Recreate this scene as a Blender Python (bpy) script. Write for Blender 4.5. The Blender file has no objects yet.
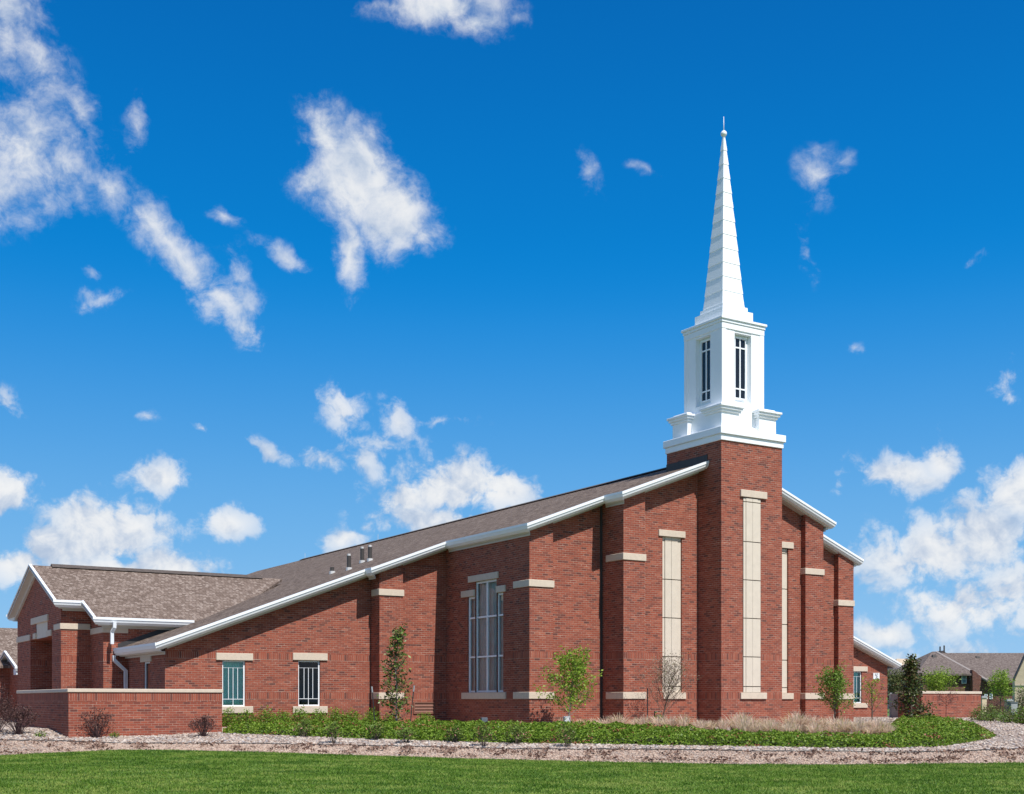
import bpy, bmesh, math, random
import numpy as np
from mathutils import Vector, Matrix, noise as mnoise

rnd = random.Random(7)
rng = np.random.default_rng(7)
S = bpy.context.scene
C = S.collection
R = math.radians

# ------------------------------------------------------------------ camera
F = 1242.3; HOR = 701.3; CX = 512.0; ZC = 0.85
cam = bpy.data.cameras.new("camera")
cam_o = bpy.data.objects.new("camera", cam); C.objects.link(cam_o)
cam_o.location = (0, 0, ZC); cam_o.rotation_euler = (R(90), 0, 0)
cam.sensor_fit = 'HORIZONTAL'; cam.sensor_width = 36.0
cam.lens = 36.0 * F / 1024.0
cam.shift_y = (HOR - 397.0) / 1024.0
cam.clip_start = 0.1; cam.clip_end = 5000
S.camera = cam_o

# ------------------------------------------------------------------ building frame
TH = R(32.0)
U = np.array([math.cos(TH), math.sin(TH)]); V = np.array([-math.sin(TH), math.cos(TH)])
T = np.array([(721.3 - CX) / F * 40.0, 40.0])
def wpt(a, b): return T + a * U + b * V
def a_of(x, b):
    t = (x - CX) / F; P = T + b * V
    return (t * P[1] - P[0]) / (U[0] - t * U[1])
def b_of(x, a):
    t = (x - CX) / F; P = T + a * U
    return (t * P[1] - P[0]) / (V[0] - t * V[1])
def zz(y, a, b): return ZC + (HOR - y) * wpt(a, b)[1] / F

# ------------------------------------------------------------------ sun + sky
SUN_EL = R(56.0); SUN_OFF = R(3.0)
front = np.array([math.sin(TH), -math.cos(TH)])
sd2 = front * math.cos(SUN_OFF) + U * math.sin(SUN_OFF)
SD = Vector((sd2[0] * math.cos(SUN_EL), sd2[1] * math.cos(SUN_EL), math.sin(SUN_EL))).normalized()
sl = bpy.data.lights.new("sun", 'SUN'); sl.energy = 5.0; sl.angle = R(0.5); sl.color = (1.0, 0.955, 0.88)
so = bpy.data.objects.new("sun", sl); C.objects.link(so)
so.rotation_euler = SD.to_track_quat('Z', 'Y').to_euler(); so.location = (20, -20, 40)

S.view_settings.view_transform = 'Standard'; S.view_settings.look = 'None'
S.view_settings.gamma = 1.0; EXPO = 0.2; SKYK = 1.0/2**EXPO
S.view_settings.exposure = EXPO
S.view_settings.use_curve_mapping = False

W_ = bpy.data.worlds.new("World"); S.world = W_; W_.use_nodes = True
nt = W_.node_tree; nt.nodes.clear()
class NB:
    """small node builder"""
    def __init__(s, tree): s.t = tree; s.n = tree.nodes; s.l = tree.links
    def new(s, typ, **kw):
        n = s.n.new(typ)
        for k, v in kw.items(): setattr(n, k, v)
        return n
    def put(s, inp, v):
        if hasattr(v, 'is_output'): s.l.new(v, inp)
        elif v is not None: inp.default_value = v
    def math(s, op, a, b=None, c=None, clamp=False):
        n = s.new('ShaderNodeMath', operation=op, use_clamp=clamp)
        s.put(n.inputs[0], a); s.put(n.inputs[1], b)
        if c is not None: s.put(n.inputs[2], c)
        return n.outputs[0]
    def vmath(s, op, a, b=None, scale=None):
        n = s.new('ShaderNodeVectorMath', operation=op)
        s.put(n.inputs[0], a)
        if b is not None: s.put(n.inputs[1], b)
        if scale is not None: s.put(n.inputs['Scale'], scale)
        return n.outputs['Value'] if op in ('LENGTH', 'DOT_PRODUCT') else n.outputs['Vector']
    def mix(s, fac, a, b, blend='MIX'):
        n = s.new('ShaderNodeMix', data_type='RGBA', blend_type=blend)
        s.put(n.inputs['Factor'], fac); s.put(n.inputs[6], a); s.put(n.inputs[7], b)
        return n.outputs[2]
    def ramp(s, fac, pts, interp='LINEAR'):
        n = s.new('ShaderNodeValToRGB'); cr = n.color_ramp; cr.interpolation = interp
        while len(cr.elements) < len(pts): cr.elements.new(0.5)
        for e, (p, c) in zip(cr.elements, pts):
            e.position = p; e.color = (c[0], c[1], c[2], 1)
        s.put(n.inputs[0], fac); return n.outputs[0]
    def noise(s, vec, scale, detail=4, rough=0.5, dist=0.0):
        n = s.new('ShaderNodeTexNoise')
        if vec is not None: s.l.new(vec, n.inputs['Vector'])
        n.inputs['Scale'].default_value = scale; n.inputs['Detail'].default_value = detail
        n.inputs['Roughness'].default_value = rough; n.inputs['Distortion'].default_value = dist
        return n
    def maprange(s, v, a, b, c=0.0, d=1.0, kind='SMOOTHSTEP'):
        n = s.new('ShaderNodeMapRange', interpolation_type=kind)
        s.put(n.inputs[0], v); n.inputs[1].default_value = a; n.inputs[2].default_value = b
        n.inputs[3].default_value = c; n.inputs[4].default_value = d
        return n.outputs[0]
    def sep(s, v):
        n = s.new('ShaderNodeSeparateXYZ'); s.l.new(v, n.inputs[0]); return n.outputs
    def comb(s, x, y, z):
        n = s.new('ShaderNodeCombineXYZ')
        for i, q in zip(n.inputs, (x, y, z)): s.put(i, q)
        return n.outputs[0]

def pix_dir(x, y):
    d = Vector(((x - CX) / F, 1.0, (HOR - y) / F)); return d.normalized()
def stereo(x, y):
    d = pix_dir(x, y); return 2 * d.x / (1 + d.y), 2 * d.z / (1 + d.y)

# cumulus and wisps: centre, half axes, turn (degrees, clockwise), strength
CLOUDS = [
 (8,22,34,56,0,.56),(38,66,22,56,-22,.52),(22,150,56,52,0,.64),(-8,190,46,34,0,.62),(60,165,44,42,10,.54),(84,118,16,44,-25,.42),
 (118,196,40,18,35,.52),(150,226,48,20,45,.58),(185,262,50,20,42,.60),(222,300,40,24,38,.60),(245,328,28,17,20,.56),(168,246,60,12,44,.52),
 (234,272,12,22,10,.45),(135,130,10,32,8,.45),(100,298,24,11,-20,.49),(93,274,7,7,0,.36),(228,215,16,8,20,.42),(286,256,30,9,28,.47),
 (326,136,22,36,-18,.85),(358,178,44,46,20,1.05),(390,215,42,38,35,1.0),(348,250,17,44,-5,.7),(310,182,22,18,0,.65),(425,240,24,15,-20,.62),
 (442,4,60,22,0,.85),(478,22,30,15,10,.7),(392,8,30,9,0,.5),(518,18,12,7,20,.35),
 (820,176,18,24,-20,.50),(840,158,9,7,0,.3),(807,250,9,28,-12,.40),(588,174,10,20,-20,.33),(645,170,18,5,25,.33),(972,262,15,6,-25,.40),(1006,386,13,28,-5,.48),(852,350,8,5,0,.16),
 (900,470,44,18,5,.80),(940,460,18,28,-10,.75),(925,480,30,16,0,.6),(858,456,14,9,0,.45),(840,484,10,14,0,.3),
 (940,552,66,36,-8,.85),(985,535,50,40,0,.85),(1018,492,32,32,0,.9),(965,605,66,32,5,.85),(890,562,42,34,0,.66),(1012,590,50,42,0,.70),(882,632,38,14,5,.75),(900,662,56,11,0,.40),(990,652,60,14,0,.45),
 (105,530,62,34,5,1.1),(60,545,50,28,0,1.0),(110,568,100,18,0,.85),(165,566,48,20,8,.95),(20,562,44,22,0,.85),(6,492,28,30,0,.9),(160,478,34,18,5,.80),(226,522,32,17,-5,.75),
 (5,404,20,12,20,.4),(148,417,9,5,0,.28),(198,428,12,5,40,.34),
 (450,486,62,32,-5,1.0),(500,488,38,26,20,.95),(408,498,42,22,0,.85),(430,518,66,20,5,.85),(362,464,26,24,20,.52),(340,410,24,24,-20,.6),(400,424,15,24,-20,.55),
 (268,452,24,9,38,.52),(322,464,38,11,10,.48),(345,540,24,14,-10,.72),(365,528,14,8,-30,.45),(442,422,28,5,-5,.28),(385,445,36,10,0,.32),
]
g = NB(nt)
tc = g.new('ShaderNodeTexCoord')
d3 = g.vmath('NORMALIZE', tc.outputs['Generated'])
dx, dy, dz = g.sep(d3)
den = g.math('ADD', dy, 1.0001)
p = g.comb(g.math('MULTIPLY', g.math('DIVIDE', dx, den), 2.0), g.math('MULTIPLY', g.math('DIVIDE', dz, den), 2.0), 0.0)
# warp
wn = g.noise(p, 26.0, 3, 0.55)
warp = g.vmath('SCALE', g.vmath('SUBTRACT', wn.outputs['Color'], (0.5, 0.5, 0.5)), scale=0.020)
pw = g.vmath('ADD', p, warp)
acc = None
for (cx, cy, rx, ry, rot, w) in CLOUDS:
    sx, sz = stereo(cx, cy)
    k = 1.0 / F
    m = g.new('ShaderNodeMapping', vector_type='TEXTURE')
    g.l.new(pw, m.inputs['Vector'])
    m.inputs['Location'].default_value = (sx, sz, 0)
    m.inputs['Rotation'].default_value = (0, 0, R(-rot))
    m.inputs['Scale'].default_value = (rx * 1.35 * k, ry * 1.35 * k, 1)
    ln = g.vmath('LENGTH', m.outputs[0])
    f_ = g.math('MULTIPLY_ADD', ln, -w, w)
    acc = f_ if acc is None else g.math('SMOOTH_MAX', acc, f_, 0.06)
sun2 = (0.30, 0.95, 0.0)
ps = g.vmath('ADD', pw, (0.30 * 0.010, 0.95 * 0.010, 0.0))
def puff(vec, det, sc=24.0):
    v_ = g.new('ShaderNodeTexVoronoi', feature='F1', voronoi_dimensions='2D'); g.l.new(vec, v_.inputs['Vector'])
    v_.inputs['Scale'].default_value = sc; v_.inputs['Detail'].default_value = det; v_.inputs['Roughness'].default_value = 0.55
    v_.inputs['Lacunarity'].default_value = 2.2
    if hasattr(v_, 'normalize'): v_.normalize = True
    return v_.outputs['Distance']
low_ = g.maprange(g.sep(p)[1], 0.40, 0.20)           # cumulus low down, wisps high up
fb1 = g.noise(pw, 30.0, 11, 0.66).outputs['Fac']
fb2 = g.noise(ps, 30.0, 5, 0.56).outputs['Fac']
pf1 = puff(pw, 4.0); pf2 = puff(ps, 3.0)
n1 = g.math('ADD', fb1, g.math('MULTIPLY', g.math('SUBTRACT', 0.27, pf1), g.math('MULTIPLY', low_, 0.9)))
n2 = g.math('ADD', fb2, g.math('MULTIPLY', g.math('SUBTRACT', 0.27, pf2), g.math('MULTIPLY', low_, 0.9)))
n3 = g.noise(p, 11.0, 3, 0.5).outputs['Fac']
amp = g.math('MULTIPLY_ADD', low_, -0.15, 1.75)
body = g.math('ADD', acc, g.math('MULTIPLY', g.math('SUBTRACT', n1, 0.5), amp))
body = g.math('ADD', body, g.math('MULTIPLY', g.math('SUBTRACT', n3, 0.5), 0.25))
inside = g.maprange(acc, -0.12, 0.12)
dens = g.math('MULTIPLY', g.math('MULTIPLY', g.math('MULTIPLY_ADD', g.math('SUBTRACT', g.maprange(body, 0.06, 0.50), g.maprange(body, 0.0, 0.72)), low_, g.maprange(body, 0.0, 0.72)), inside), g.maprange(acc, 0.02, 0.75, 0.50, 1.0))
thick = g.maprange(acc, 0.1, 0.8)
lit = g.math('ADD', g.math('MULTIPLY', g.math('SUBTRACT', n1, n2), 2.0), 0.57)
pb = g.vmath('ADD', pw, (0.30*0.030, 0.95*0.030, 0.0))
big_l = g.math('MULTIPLY', g.math('SUBTRACT', puff(pb, 1.0, 9.0), puff(pw, 1.0, 9.0)), 1.1)
lit = g.math('ADD', lit, g.math('MULTIPLY', big_l, low_))
lit = g.math('ADD', lit, g.math('MULTIPLY', g.math('SUBTRACT', n3, 0.5), 0.9), clamp=True)
ccol = g.ramp(lit, [(0.0, (0.50, 0.60, 0.76)), (0.35, (0.66, 0.73, 0.84)), (0.7, (0.86, 0.885, 0.92)), (1.0, (0.95, 0.955, 0.96))])
sky = g.new('ShaderNodeTexSky', sky_type='NISHITA')
sky.sun_disc = False; sky.sun_elevation = SUN_EL
sky.sun_rotation = math.atan2(SD.x, SD.y)
sky.altitude = 0; sky.air_density = 1.0; sky.dust_density = 0.35; sky.ozone_density = 2.5
SKY_STR = 0.10
SKYC = [(0.0, (.36, .60, .88)), (0.06, (.26, .54, .86)), (0.12, (.17, .46, .83)), (0.198, (.085, .366, .785)), (0.29, (.001, .252, .71)), (0.36, (.0, .205, .62)), (0.45, (.0, .158, .525)), (0.55, (.0, .118, .43)), (1.0, (.0, .07, .30))]
grad = g.ramp(dz, SKYC, 'B_SPLINE')
deep = g.mix(0.98, g.vmath('SCALE', sky.outputs[0], scale=1.0), g.vmath('SCALE', grad, scale=SKYK/SKY_STR))
cl = g.vmath('SCALE', ccol, scale=0.95*SKYK / SKY_STR)
upm = g.maprange(dz, -0.01, 0.03)
px_, pz_, _z = g.sep(p)
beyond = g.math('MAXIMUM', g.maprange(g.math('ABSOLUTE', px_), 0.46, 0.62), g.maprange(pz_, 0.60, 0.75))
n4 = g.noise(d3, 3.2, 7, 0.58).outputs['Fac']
dens = g.math('MAXIMUM', dens, g.math('MULTIPLY', g.maprange(n4, 0.48, 0.66), beyond))  # unseen cloud cover added outside the view to whiten fill on shaded faces
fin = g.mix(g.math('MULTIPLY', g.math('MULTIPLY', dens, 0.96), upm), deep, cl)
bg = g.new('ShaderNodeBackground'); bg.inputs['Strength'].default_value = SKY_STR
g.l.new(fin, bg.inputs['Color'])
wo = g.new('ShaderNodeOutputWorld'); g.l.new(bg.outputs[0], wo.inputs[0])

# ------------------------------------------------------------------ materials
def mat(name):
    m = bpy.data.materials.new(name); m.use_nodes = True
    t = m.node_tree; t.nodes.clear(); b = NB(t)
    pr = b.new('ShaderNodeBsdfPrincipled'); o = b.new('ShaderNodeOutputMaterial')
    b.l.new(pr.outputs[0], o.inputs[0])
    return m, b, pr
def setp(b, pr, **kw):
    for k, v in kw.items():
        b.put(pr.inputs[k.replace('_', ' ')], v)
def col(c): return (c[0], c[1], c[2], 1)
def plain(name, c, rough=0.6, var=0.12, scale=6.0, metal=0.0, bump=0.0):
    m, b, pr = mat(name)
    tcn = b.new('ShaderNodeTexCoord').outputs['Object']
    n = b.noise(tcn, scale, 5, 0.6).outputs['Fac']
    lo = [x * (1 - var) for x in c]; hi = [min(1, x * (1 + var)) for x in c]
    setp(b, pr, Base_Color=b.ramp(n, [(0.3, lo), (0.7, hi)]), Roughness=rough, Metallic=metal)
    if bump:
        bn = b.new('ShaderNodeBump'); bn.inputs['Strength'].default_value = bump; bn.inputs['Distance'].default_value = 0.01
        b.l.new(n, bn.inputs['Height']); b.l.new(bn.outputs[0], pr.inputs['Normal'])
    return m

def brick_mat(name, soldiers=(), hue=(1, 1, 1), phase=0.0):
    m, b, pr = mat(name)
    oc = b.new('ShaderNodeTexCoord').outputs['Object']
    x, y, z = b.sep(oc)
    ge = b.new('ShaderNodeNewGeometry')
    vt = b.new('ShaderNodeVectorTransform', vector_type='NORMAL', convert_from='WORLD', convert_to='OBJECT')
    b.l.new(ge.outputs['True Normal'], vt.inputs[0])
    nx = b.math('ABSOLUTE', b.sep(vt.outputs[0])[0])
    side = b.math('GREATER_THAN', nx, 0.7)
    s = b.math('ADD', b.math('MULTIPLY', y, side), b.math('MULTIPLY', x, b.math('SUBTRACT', 1.0, side)))
    s = b.math('ADD', s, 50.0 + phase); zq = b.math('ADD', z, 0.93 + 20 * 0.0677)
    def bt(vec, w, h, off):
        n = b.new('ShaderNodeTexBrick'); b.l.new(vec, n.inputs['Vector'])
        n.offset = off; n.squash = 1.0
        n.inputs['Color1'].default_value = (0, 0, 0, 1); n.inputs['Color2'].default_value = (1, 1, 1, 1)
        n.inputs['Mortar'].default_value = (0.5, 0.5, 0.5, 1)
        n.inputs['Scale'].default_value = 1.0; n.inputs['Mortar Size'].default_value = 0.0052
        n.inputs['Mortar Smooth'].default_value = 0.15; n.inputs['Bias'].default_value = 0.0
        n.inputs['Brick Width'].default_value = w; n.inputs['Row Height'].default_value = h
        return n
    run = bt(b.comb(s, zq, 0.0), 0.203, 0.0677, 0.5)
    colr, fac = run.outputs['Color'], run.outputs['Fac']
    if soldiers:
        sol = bt(b.comb(s, b.math('SUBTRACT', z, soldiers[0][0] - 10 * 0.214), 0.0), 0.0677, 0.214, 0.0)
        for i, (z0, z1) in enumerate(soldiers):
            sn = sol if i == 0 else bt(b.comb(s, b.math('SUBTRACT', z, z0 - 10 * 0.214), 0.0), 0.0677, 0.214, 0.0)
            msk = b.math('MULTIPLY', b.math('GREATER_THAN', z, z0), b.math('LESS_THAN', z, z1))
            colr = b.mix(msk, colr, sn.outputs['Color'])
            fac = b.math('ADD', b.math('MULTIPLY', fac, b.math('SUBTRACT', 1.0, msk)), b.math('MULTIPLY', sn.outputs['Fac'], msk))
    h = hue
    def c3(r, gg, bb): return (r * h[0], gg * h[1], bb * h[2])
    bc = b.ramp(colr, [(0.0, c3(.115, .043, .036)), (0.07, c3(.165, .052, .039)), (0.18, c3(.235, .062, .040)),
                       (0.5, c3(.285, .072, .043)), (0.85, c3(.325, .086, .051)), (1.0, c3(.365, .115, .070))])
    big = b.noise(b.comb(s, z, 0.0), 0.9, 4, 0.6).outputs['Fac']
    bc = b.mix(b.maprange(big, 0.3, 0.7, 0.0, 0.26), bc, col(c3(.20, .064, .046)))
    mn = b.noise(b.comb(s, b.math('MULTIPLY', z, 3.0), 0.0), 2.2, 3, 0.6).outputs['Fac']
    mc = b.ramp(mn, [(0.3, (.255, .145, .112)), (0.55, (.36, .235, .185)), (0.72, (.58, .44, .36))])
    cc = b.mix(fac, bc, mc)
    bn = b.new('ShaderNodeBump'); bn.inputs['Strength'].default_value = 0.5; bn.inputs['Distance'].default_value = 0.006
    b.l.new(b.math('SUBTRACT', 1.0, fac), bn.inputs['Height']); b.l.new(bn.outputs[0], pr.inputs['Normal'])
    setp(b, pr, Base_Color=cc, Roughness=0.85)
    pr.inputs['Specular IOR Level'].default_value = 0.25
    return m

def shingle_mat(name, cols, axis):
    """axis 'x': slope falls along x, courses run along y; 'y' the other way"""
    m, b, pr = mat(name)
    oc = b.new('ShaderNodeTexCoord').outputs['Object']
    x, y, z = b.sep(oc)
    run, fall = (y, x) if axis == 'x' else (x, y)
    vec = b.comb(b.math('ADD', run, 60.0), b.math('ADD', fall, 60.0), 0.0)
    n = b.new('ShaderNodeTexBrick'); b.l.new(vec, n.inputs['Vector'])
    n.offset = 0.37; n.offset_frequency = 3; n.squash = 1.0
    n.inputs['Color1'].default_value = (0, 0, 0, 1); n.inputs['Color2'].default_value = (1, 1, 1, 1)
    n.inputs['Mortar'].default_value = (0.05, 0.05, 0.05, 1)
    n.inputs['Scale'].default_value = 1.0; n.inputs['Mortar Size'].default_value = 0.008
    n.inputs['Brick Width'].default_value = 0.13; n.inputs['Row Height'].default_value = 0.14
    gr = b.noise(oc, 90.0, 2, 0.7).outputs['Fac']
    big = b.noise(oc, 0.5, 4, 0.6).outputs['Fac']
    v = b.math('ADD', n.outputs['Color'], b.math('MULTIPLY', b.math('SUBTRACT', gr, 0.5), 0.55))
    v = b.math('ADD', v, b.math('MULTIPLY', b.math('SUBTRACT', big, 0.5), 0.3), clamp=True)
    c = b.ramp(v, [(0.0, cols[0]), (0.35, cols[1]), (0.7, cols[2]), (1.0, cols[3])])
    c = b.mix(b.math('MULTIPLY', n.outputs['Fac'], 0.6), c, col([q * 0.4 for q in cols[0]]))
    bn = b.new('ShaderNodeBump'); bn.inputs['Strength'].default_value = 0.6; bn.inputs['Distance'].default_value = 0.01
    b.l.new(v, bn.inputs['Height']); b.l.new(bn.outputs[0], pr.inputs['Normal'])
    setp(b, pr, Base_Color=c, Roughness=0.9)
    pr.inputs['Specular IOR Level'].default_value = 0.2
    return m

def leaf_mat(name, cols, trans=0.25, rough=0.5):
    m, b, pr = mat(name)
    ge = b.new('ShaderNodeNewGeometry')
    k = len(cols) - 1
    c = b.ramp(ge.outputs['Random Per Island'], [(i / k, cc) for i, cc in enumerate(cols)])
    setp(b, pr, Base_Color=c, Roughness=rough)
    pr.inputs['Specular IOR Level'].default_value = 0.3
    if trans:
        tr = b.new('ShaderNodeBsdfTranslucent'); b.l.new(c, tr.inputs['Color'])
        mx = b.new('ShaderNodeMixShader'); mx.inputs[0].default_value = trans
        b.l.new(pr.outputs[0], mx.inputs[1]); b.l.new(tr.outputs[0], mx.inputs[2])
        o = [q for q in b.n if q.type == 'OUTPUT_MATERIAL'][0]
        b.l.new(mx.outputs[0], o.inputs[0])
    return m

def glass_mat(name, tint, refl=0.10):
    m, b, pr = mat(name)
    b.n.remove(pr)
    tr = b.new('ShaderNodeBsdfTransparent'); tr.inputs[0].default_value = col(tint)
    gl = b.new('ShaderNodeBsdfGlossy'); gl.inputs['Roughness'].default_value = 0.02
    lw = b.new('ShaderNodeFresnel'); lw.inputs[0].default_value = 1.5
    f_ = b.math('ADD', lw.outputs[0], refl, clamp=True)
    mx = b.new('ShaderNodeMixShader'); b.l.new(f_, mx.inputs[0])
    b.l.new(tr.outputs[0], mx.inputs[1]); b.l.new(gl.outputs[0], mx.inputs[2])
    o = [q for q in b.n if q.type == 'OUTPUT_MATERIAL'][0]
    b.l.new(mx.outputs[0], o.inputs[0])
    return m

SOL = [(0.925, 1.135), (2.19, 2.40)]
M = {}
M['brick'] = brick_mat('red_brick', SOL)
M['brick_plain'] = brick_mat('red_brick_garden', [(0.865, 1.075)])
M['brick_house'] = brick_mat('brown_brick', (), (0.46, 0.68, 0.85))
M['stone'] = plain('cast_stone', (.60, .505, .41), 0.8, 0.07, 9, bump=.15)
M['panel'] = plain('precast_panel', (.635, .56, .47), 0.75, 0.05, 4)
M['joint'] = plain('dark_joint', (.09, .075, .065), 0.9)
M['white'] = plain('white_trim_paint', (.84, .87, .91), 0.45, 0.02, 5)
M['steeple'] = plain('white_steeple_fibreglass', (.88, .905, .94), 0.38, 0.015, 3)
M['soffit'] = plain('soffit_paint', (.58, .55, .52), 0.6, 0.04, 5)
M['gutter'] = plain('gutter_metal', (.70, .73, .77), 0.35, 0.04, 4)
M['shingle_x'] = shingle_mat('roof_shingles_main', [(.092, .066, .052), (.134, .099, .080), (.180, .138, .113), (.235, .186, .155)], 'x')
M['shingle_y'] = shingle_mat('roof_shingles_cross', [(.125, .090, .072), (.175, .131, .107), (.225, .172, .143), (.295, .238, .205)], 'y')  # same shingles as the main roof; their brighter sunlit look put into colour
M['shingle_house'] = shingle_mat('roof_shingles_house', [(.115, .09, .082), (.15, .12, .108), (.18, .146, .132), (.215, .178, .16)], 'x')
M['flash'] = plain('dark_flashing', (.035, .033, .036), 0.6, 0.2)
M['ridge'] = plain('ridge_vent_shingle', (.085, .068, .060), 0.9, 0.3, 8)
M['vent_dark'] = plain('dark_pipe', (.05, .045, .043), 0.6)
M['lead'] = plain('lead_collar', (.62, .62, .62), 0.5)
M['glass_clear'] = glass_mat('window_glass', (.80, .86, .86), 0.06)
M['glass_teal'] = glass_mat('teal_window_glass', (.60, 1.0, .93), 0.06)
M['glass_dark'] = glass_mat('dark_window_glass', (.20, .28, .36), 0.0)
M['drape'] = plain('grey_drape', (.80, .77, .74), 0.9, 0.1, 3)
M['drape_teal'] = plain('pale_drape', (.50, .74, .68), 0.9, 0.08, 3)
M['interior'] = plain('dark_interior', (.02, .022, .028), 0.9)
M['black_glass'] = plain('dark_louvre_glass', (.012, .014, .02), 0.12, 0.1)
M['vent_brown'] = plain('brown_vent_metal', (.20, .085, .058), 0.6)
M['bark'] = plain('bark', (.11, .08, .062), 0.9, 0.3, 25)
M['bark_grey'] = plain('grey_bark', (.22, .185, .165), 0.9, 0.25, 25)
M['twig'] = plain('purple_twig', (.085, .045, .045), 0.9, 0.3, 25)
M['black_metal'] = plain('black_metal', (.03, .03, .032), 0.5, 0.2)
M['grey_metal'] = plain('grey_metal', (.33, .34, .36), 0.5, 0.1)
M['flood_grey'] = plain('dark_bluish_metal', (.10, .12, .15), .6)
M['sign'] = plain('white_sign', (.76, .78, .80), 0.4, 0.03)
M['sign_mark'] = plain('grey_sign_mark', (.30, .33, .37), 0.5, 0.03)
M['tan_wall'] = plain('tan_stone_wall', (.58, .47, .34), 0.9, 0.12, 3)
M['tan_roof'] = plain('tan_roof', (.50, .40, .29), 0.9, 0.15, 3)
M['shutter'] = plain('brown_shutter', (.075, .030, .028), 0.6)
M['leaf_magnolia'] = leaf_mat('magnolia_leaf', [(.05, .095, .016), (.09, .17, .026), (.18, .27, .05), (.22, .15, .08), (.08, .14, .025), (.15, .10, .07)], .15, .35)
M['leaf_magnolia_dark'] = leaf_mat('dark_magnolia_leaf', [(.03, .05, .012), (.05, .085, .02), (.10, .14, .03), (.13, .075, .045), (.04, .065, .016)], .12, .35)
M['leaf_bright'] = leaf_mat('bright_leaf', [(.15, .25, .022), (.23, .35, .035), (.31, .42, .06), (.18, .30, .028)], .35)
M['leaf_mid'] = leaf_mat('mid_leaf', [(.085, .16, .018), (.14, .24, .028), (.20, .32, .045)], .3)
M['leaf_olive'] = leaf_mat('olive_leaf', [(.085, .115, .035), (.13, .16, .05), (.18, .20, .075)], .25)
M['leaf_purple'] = leaf_mat('purple_leaf', [(.055, .028, .028), (.09, .042, .038), (.14, .075, .06)], .15)
M['leaf_grey'] = leaf_mat('grey_bud', [(.22, .15, .115), (.30, .22, .17), (.17, .12, .09), (.14, .19, .05)], .15)
M['leaf_cover'] = leaf_mat('groundcover_leaf', [(.075, .150, .012), (.125, .22, .018), (.165, .27, .024), (.24, .34, .042), (.095, .175, .014)], .25)
M['leaf_red'] = leaf_mat('red_tip', [(.30, .10, .06), (.38, .16, .09)], .2)
M['leaf_hedge'] = leaf_mat('hedge_leaf', [(.08, .165, .014), (.15, .27, .024), (.22, .36, .04), (.10, .20, .018)], .25)
M['leaf_rose'] = leaf_mat('rose_leaf', [(.075, .14, .018), (.13, .21, .032), (.19, .28, .055), (.09, .15, .022)], .25)
M['leaf_pink'] = leaf_mat('pink_flower', [(.55, .20, .20), (.62, .30, .26)], .2)
M['dry_grass'] = leaf_mat('dry_grass', [(.66, .50, .39), (.76, .61, .48), (.82, .70, .56), (.68, .50, .42), (.34, .38, .11)], .45, .7)
M['lawn_blade'] = leaf_mat('lawn_blade', [(.085, .165, .016), (.115, .215, .020), (.155, .265, .030), (.24, .30, .075)], .3, .6)
def lawn_blade_mat():
    m, b, pr = mat('lawn_blade_patchy')
    ge = b.new('ShaderNodeNewGeometry'); pos = ge.outputs['Position']
    c = b.ramp(ge.outputs['Random Per Island'], [(0, (.075, .155, .014)), (.4, (.11, .215, .019)), (.8, (.155, .27, .028)), (1, (.25, .31, .075))])
    st = b.new('ShaderNodeMapping'); b.l.new(pos, st.inputs[0]); st.inputs['Scale'].default_value = (.9, 1.5, 1.0)
    n1 = b.noise(st.outputs[0], 0.9, 5, 0.62).outputs['Fac']; n2 = b.noise(st.outputs[0], 4.0, 4, 0.6).outputs['Fac']
    v = b.math('ADD', b.math('MULTIPLY', n1, 0.6), b.math('MULTIPLY', n2, 0.4))
    c = b.mix(b.maprange(v, 0.50, 0.575, 0, .75), c, col((.27, .33, .075)))
    c = b.mix(b.maprange(v, 0.495, 0.42, 0, .75), c, col((.045, .115, .010)))
    setp(b, pr, Base_Color=c, Roughness=0.6); pr.inputs['Specular IOR Level'].default_value = 0.25
    tr = b.new('ShaderNodeBsdfTranslucent'); b.l.new(c, tr.inputs['Color']); mx = b.new('ShaderNodeMixShader'); mx.inputs[0].default_value = .3
    b.l.new(pr.outputs[0], mx.inputs[1]); b.l.new(tr.outputs[0], mx.inputs[2])
    b.l.new(mx.outputs[0], [q for q in b.n if q.type == 'OUTPUT_MATERIAL'][0].inputs[0]); return m
M['lawn_blade'] = lawn_blade_mat()
M['dead_leaf'] = leaf_mat('dead_leaf', [(.15, .085, .065), (.23, .14, .105), (.32, .22, .165)], .1, .8)

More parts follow.
